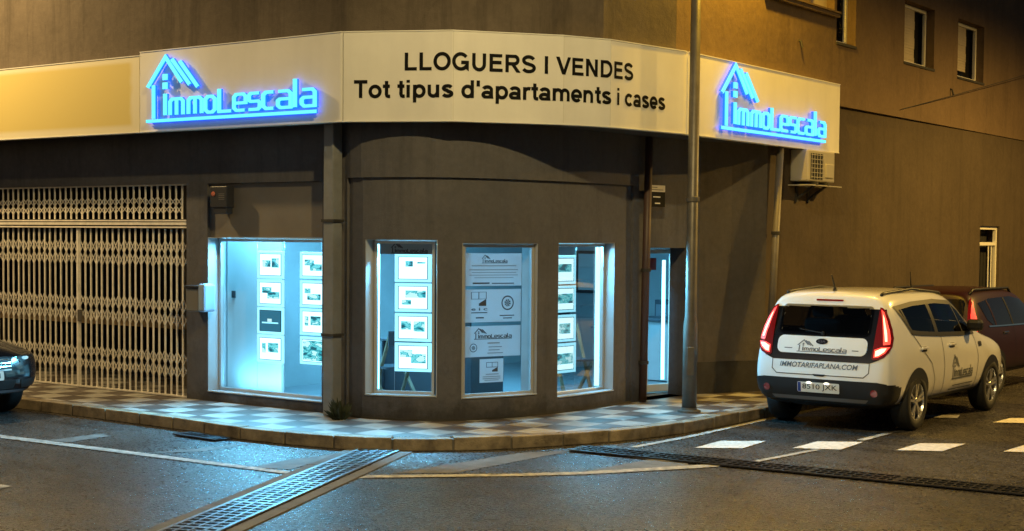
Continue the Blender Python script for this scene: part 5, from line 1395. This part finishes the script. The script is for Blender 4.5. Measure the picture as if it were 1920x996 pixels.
D('emblem', 'rear', [(.075*math.cos(R(a)), 1.028+.032*math.sin(R(a))) for a in range(0, 360, 20)], .016, MT['gloss_black'], hp)
vs, fs = text_mesh('KIA', 1, .02); wc.put('emblem_lettering', 'rear', [(-x, y) for x, y in fit(vs, -.048, .048, 1.015, 1.042)], fs, .018, MT['chrome'], hp)
for a, b in ((-.46,-.38), (.36,.46)): D('small_print', 'rear', [(a,.935), (b,.935), (b,.945), (a,.945)], .0145, MT['ink'], hp)
# wiper on the rear window
wp = MB(); p0 = wc.shoot('rear', .0, 1.12, .02); p1 = wc.shoot('rear', .30, 1.16, .02); wp.bar(p0, p1, .012, .012); wp.lathe([(0,.02), (.02,.018), (.024,0)], p0-Vector((.0,0,0)), (-1,0,0), 12); wp.build('wiper', MT['trim'], wc.t)
# sides
for sd in ('right', 'left'):
    swp = [(.44,1.43), (.95,1.465), (1.7,1.475), (2.30,1.44), (2.52,1.35), (2.80,1.12), (2.82,1.055), (2.4,1.055), (1.6,1.085), (1.0,1.12), (.72,1.145)]
    D('side_window', sd, swp, .007, MT['clear_glass'], grid=.07); wc.cut(sd, swp); wc.line('window_rubber', sd, swp, .05, .010, MT['trim'], closed=True)
    wc.line('window_pillar', sd, [(.72,1.12), (.56,1.42)], .035, .008, MT['trim']); wc.line('window_pillar', sd, [(1.50,1.07), (1.44,1.46)], .10, .008, MT['trim']); wc.line('window_pillar', sd, [(2.42,1.04), (2.30,1.42)], .03, .008, MT['trim'])
    wc.line('window_moulding', sd, [(.72,1.137), (1.0,1.112), (1.6,1.077), (2.4,1.047), (2.84,1.045)], .018, .008, MT['trim'])
    D('sill', sd, [(.45,.25), (3.6,.25), (3.6,.345), (.45,.365)], .006, MT['trim'], grid=.08)
    for x in (.80, 3.42): wc.arch(x, sd, .40, .335)
    wc.line('door_gap', sd, [(1.62,1.08), (1.66,.75), (1.66,.37)], .010, .004, MT['seam']); wc.line('door_gap', sd, [(2.80,1.04), (2.88,.75), (2.82,.37)], .010, .004, MT['seam'])
    wc.line('door_gap', sd, [(.72,1.13), (.98,.93), (1.24,.76), (1.35,.56), (1.36,.37)], .010, .004, MT['seam'])
    for x in (.92, 1.86):
        sgn_ = -1 if sd == 'right' else 1; q = wc.shoot(sd, x+.1, .945, .012); mb = MB(); mb.box(q, (.2, .03, .03)); mb.build('door_handle', MT['white_paint'], wc.t, bevel=.01)
        D('handle_recess', sd, rounded(x+.01, x+.19, .905, .965, .025, 3), .003, MT['seam'])
    sgn_ = -1 if sd == 'right' else 1
    q = wc.shoot(sd, 2.70, 1.13, 0)
    mb = MB(); mb.box(q+Vector((0, sgn_*.11, .02)), (.13, .20, .15)); mb.build('mirror', MT['trim'], wc.t, bevel=.045)
    mb = MB(); mb.box(q+Vector((0, sgn_*.01, -.02)), (.06, .1, .04)); mb.build('mirror_arm', MT['trim'], wc.t)
    mb = MB(); A = wc.shoot('top', .45, sgn_*.58, .02); B = wc.shoot('top', 1.3, sgn_*.585, .035); C_ = wc.shoot('top', 2.2, sgn_*.58, .02); mb.tube([A-Vector((.05,0,.02)), A, B, C_, C_+Vector((.06,0,-.02))], .018, 8); mb.build('roof_rail', MT['trim'], wc.t, smooth=True)
    for x in (.80, 3.42): wc.wheel(x, sd, .895)
vs, fs = logo_flat(26); wc.put('door_logo', 'right', [(1.93+x/920*.74, .52+y/360*.29) for x, y in vs], fs, .0055, MT['ink'])
for (a, b, v) in ((2.0,2.72,.435), (1.90,2.72,.39)): wc.line('small_print', 'right', [(a,v), (b,v)], .014, .006, MT['ink'])
D('side_vent', 'right', rounded(2.92, 3.05, .87, .93, .02, 2), .006, MT['trim'])
D('windscreen', 'front', [(-.66,1.17), (.66,1.17), (.56,1.47), (-.56,1.47)], .005, MT['clear_glass'], grid=.08); wc.cut('front', [(-.66,1.17), (.66,1.17), (.56,1.47), (-.56,1.47)])
for s_ in (-1, 1): D('headlight', 'front', [(s_*.45,.74), (s_*.72,.76), (s_*.72,.86), (s_*.5,.84)], .006, MT['chrome'])
D('grille', 'front', rounded(-.40, .40, .45, .62, .04), .006, MT['trim'])
mb = MB(); q = wc.shoot('top', .50, .03, .0); mb.tube([q, q+Vector((.0,0,.03)), q+Vector((-.10,0,.19))], [.03, .014, .006], 8); mb.build('antenna', MT['trim'], wc.t)
# cabin: floor, dashboard, seats with head restraints
mb = MB(); mb.box((1.7, 0, .60), (2.8, 1.3, .04)); mb.box((2.78, 0, .92), (.35, 1.36, .2)); mb.box((.45, 0, 1.02), (.5, 1.1, .03)); mb.build('cabin_floor', MT['seat'], wc.t)
for (x, y) in ((1.05, .38), (1.05, -.38), (1.95, .38), (1.95, -.38)):
    mb = MB(); m3 = Matrix.Rotation(R(-14), 3, 'Y'); mb.box((x, y, .95), (.14, .50, .62), m3); mb.box((x+.25, y, .70), (.5, .5, .14)); se = mb.build('seat', MT['seat'], wc.t, bevel=.05)
    mb = MB(); mb.box((x-.10, y, 1.345), (.09, .27, .17), m3); mb.build('head_restraint', MT['seat'], se, bevel=.04)
mb = MB(); mb.tube([(2.45+.06*math.sin(a), .38+.19*math.cos(a), 1.05+.18*math.sin(a)) for a in [2*math.pi*k/20 for k in range(21)]], .014, 6); mb.build('steering_wheel', MT['trim'], wc.t)
mb = MB(); mb.box((2.50, 0, 1.42), (.02, .22, .06)); mb.build('inner_mirror', MT['trim'], wc.t, bevel=.01)
for p_ in wc.body.data.polygons:
    if p_.center.z < .34 or (p_.center.x < .34 and p_.center.z < .575-.25*max(0, p_.center.x-.16)): p_.material_index = 1
wc.finish()

# ---- the dark red car ahead
st = [(.00, .36, 1.58, .68, .74, .70, .56, 1.05), (.06, .30, 1.62, .76, .83, .80, .62, 1.06), (.24, .26, 1.66, .80, .87, .84, .65, 1.07), (.6, .25, 1.69, .81, .88, .85, .66, 1.06),
      (1.3, .25, 1.70, .81, .88, .85, .66, 1.04), (2.0, .25, 1.69, .81, .88, .85, .66, 1.02), (2.5, .25, 1.62, .81, .88, .85, .64, 1.00), (2.9, .25, 1.38, .81, .88, .84, .68, .98), (3.3, .25, 1.10, .81, .88, .83, .74, .95), (3.7, .26, 1.02, .80, .86, .80, .72, .90), (4.0, .28, .94, .76, .82, .75, .66, .84), (4.15, .32, .86, .66, .74, .66, .56, .78)]
rc = Car('parked_car', 'dark red car with roof rails parked in front of the white car', RCAR_LOC, R(90), MT['red_paint'], st, [(.25,.10), (.45,.0), (.75,.0), (1.0,.06), (1.3,.14), (1.65,.30)], front)
rc.decal('rear_window', 'rear', rounded(-.58, .58, 1.10, 1.52, .07), .006, MT['car_glass'])
for s_ in (-1, 1):
    lg = rc.decal('tail_light', 'rear', [(s_*a, b) for a, b in ((.64,1.56), (.69,1.55), (.79,1.15), (.815,.90), (.69,.86), (.655,1.10))], .010, MT['lamp_red'], grid=.03)
    rc.decal('light_bar', 'rear', [(s_*a, b) for a, b in ((.665,1.52), (.695,1.50), (.775,1.15), (.795,.94), (.715,.93), (.70,1.15))], .014, MT['lamp_on'], lg, grid=.03)
rc.decal('rear_bumper', 'rear', [(-.78,.55), (.78,.55), (.78,.34), (-.78,.34)], .008, MT['trim'])
for sd in ('right', 'left'):
    sgn_ = -1 if sd == 'right' else 1
    rc.decal('side_window', sd, [(.42,1.46), (.9,1.52), (1.9,1.53), (2.4,1.47), (2.95,1.10), (2.95,1.06), (1.8,1.08), (.75,1.11), (.55,1.2)], .005, MT['car_glass'], grid=.07)
    rc.line('window_pillar', sd, [(.86,1.10), (.78,1.50)], .06, .008, MT['red_paint']); rc.line('window_pillar', sd, [(1.62,1.07), (1.55,1.52)], .07, .008, MT['trim'])
    rc.line('window_moulding', sd, [(.55,1.10), (1.2,1.085), (2.9,1.055)], .022, .009, MT['chrome'])
    rc.line('door_gap', sd, [(1.62,1.08), (1.64,.4)], .010, .004, MT['trim'])
    rc.decal('sill', sd, [(.5,.27), (3.6,.27), (3.6,.36), (.5,.38)], .006, MT['trim'], grid=.08)
    q = rc.shoot(sd, 1.2, .98, .012); mb = MB(); mb.box(q, (.2,.03,.03)); mb.build('door_handle', MT['chrome'], rc.t, bevel=.008)
    for x in (.85, 3.4): rc.arch(x, sd, .39, .33); rc.wheel(x, sd, .885, .33)
    mb = MB(); A = rc.shoot('top', .4, sgn_*.58, .0); B = rc.shoot('top', 2.2, sgn_*.58, .0); up_ = Vector((0,0,.075)); mb.tube([A, A+Vector((.12,0,0))+up_, A.lerp(B,.5)+up_, B-Vector((.12,0,0))+up_, B], .020, 8); mb.build('roof_rail', MT['trim'], rc.t, smooth=True)
mb = MB(); q = rc.shoot('top', .45, .3, .0); mb.tube([q, q+Vector((-.05,0,.28))], [.012,.005], 8); mb.build('antenna', MT['trim'], rc.t)
rc.decal('windscreen', 'front', [(-.62,1.14), (.62,1.14), (.54,1.5), (-.54,1.5)], .005, MT['car_glass'], grid=.08)
rc.finish(); rc.t.scale = (1, 1, .91)

# ---- the dark car at the left edge, its front towards the corner
st = [(.00, .34, 1.10, .68, .74, .70, .56, .92), (.08, .30, 1.14, .76, .82, .78, .6, .94), (.3, .25, 1.20, .80, .87, .83, .62, .95), (.8, .24, 1.38, .81, .88, .84, .60, .96),
      (1.4, .24, 1.46, .81, .88, .84, .60, .96), (2.0, .24, 1.45, .81, .88, .84, .60, .95), (2.5, .24, 1.30, .81, .88, .84, .62, .94), (3.0, .24, 1.02, .81, .88, .83, .72, .92), (3.5, .25, .97, .81, .88, .82, .74, .88), (3.95, .26, .90, .79, .86, .79, .70, .82), (4.22, .27, .82, .74, .81, .74, .64, .76), (4.32, .30, .76, .66, .72, .66, .56, .70)]
lc = Car('parked_car', 'black car at the left edge showing its front corner before the gate', LCAR_LOC, R(LCAR_ROT), MT['navy_paint'], st, [(.25,.10), (.5,.0), (.9,.05), (1.2,.2)], [(.25,.08), (.45,.0), (.6,.02), (.8,.12), (1.0,.22)])
gr = lc.decal('grille', 'front', [(-.42,.74), (.42,.74), (.36,.56), (-.36,.56)], .006, MT['trim'])
for k in range(4): lc.line('grille_bar', 'front', [(-.38,.585+.04*k), (.38,.585+.04*k)], .014, .010, MT['chrome'], parent=gr)
for s_ in (-1, 1):
    hl = lc.decal('headlight', 'front', [(s_*.48,.73), (s_*.70,.755), (s_*.72,.69), (s_*.52,.665)], .008, MT['gloss_black'])
    lc.decal('lens', 'front', [(s_*.60+.05*math.cos(R(a)), .712+.022*math.sin(R(a))) for a in range(0, 360, 30)], .012, MT['plate'], hl, grid=.05)
    lc.decal('fog_recess', 'front', [(s_*.5,.46), (s_*.74,.48), (s_*.72,.38), (s_*.52,.36)], .006, MT['trim'])
lc.decal('lower_grille', 'front', [(-.44,.46), (.44,.46), (.40,.36), (-.40,.36)], .006, MT['trim'])
npl = lc.decal('number_plate', 'front', rounded(-.26,.26,.47,.575,.012,2), .014, MT['plate'])
for (a, b) in ((-.21,-.17), (-.14,-.10), (-.07,-.03), (0,.04), (.10,.14), (.17,.21)): lc.decal('plate_stroke', 'front', [(a,.495), (b,.495), (b,.55), (a,.55)], .016, MT['black_vinyl'], npl)
lc.line('bumper_lip', 'front', [(-.70,.335), (.70,.335)], .03, .010, mat('bumper_lip', (.08,.08,.09), .35))
for sd in ('right', 'left'):
    lc.decal('side_window', sd, [(.6,1.18), (1.1,1.32), (2.0,1.34), (2.45,1.22), (2.85,1.0), (.7,1.0)], .005, MT['car_glass'], grid=.07)
    for x in (.80, 3.50): lc.arch(x, sd, .37, .32); lc.wheel(x, sd, .885, .32)
lc.decal('windscreen', 'front', [(-.62,1.05), (.62,1.05), (.52,1.36), (-.52,1.36)], .005, MT['car_glass'], grid=.08)
lc.finish()
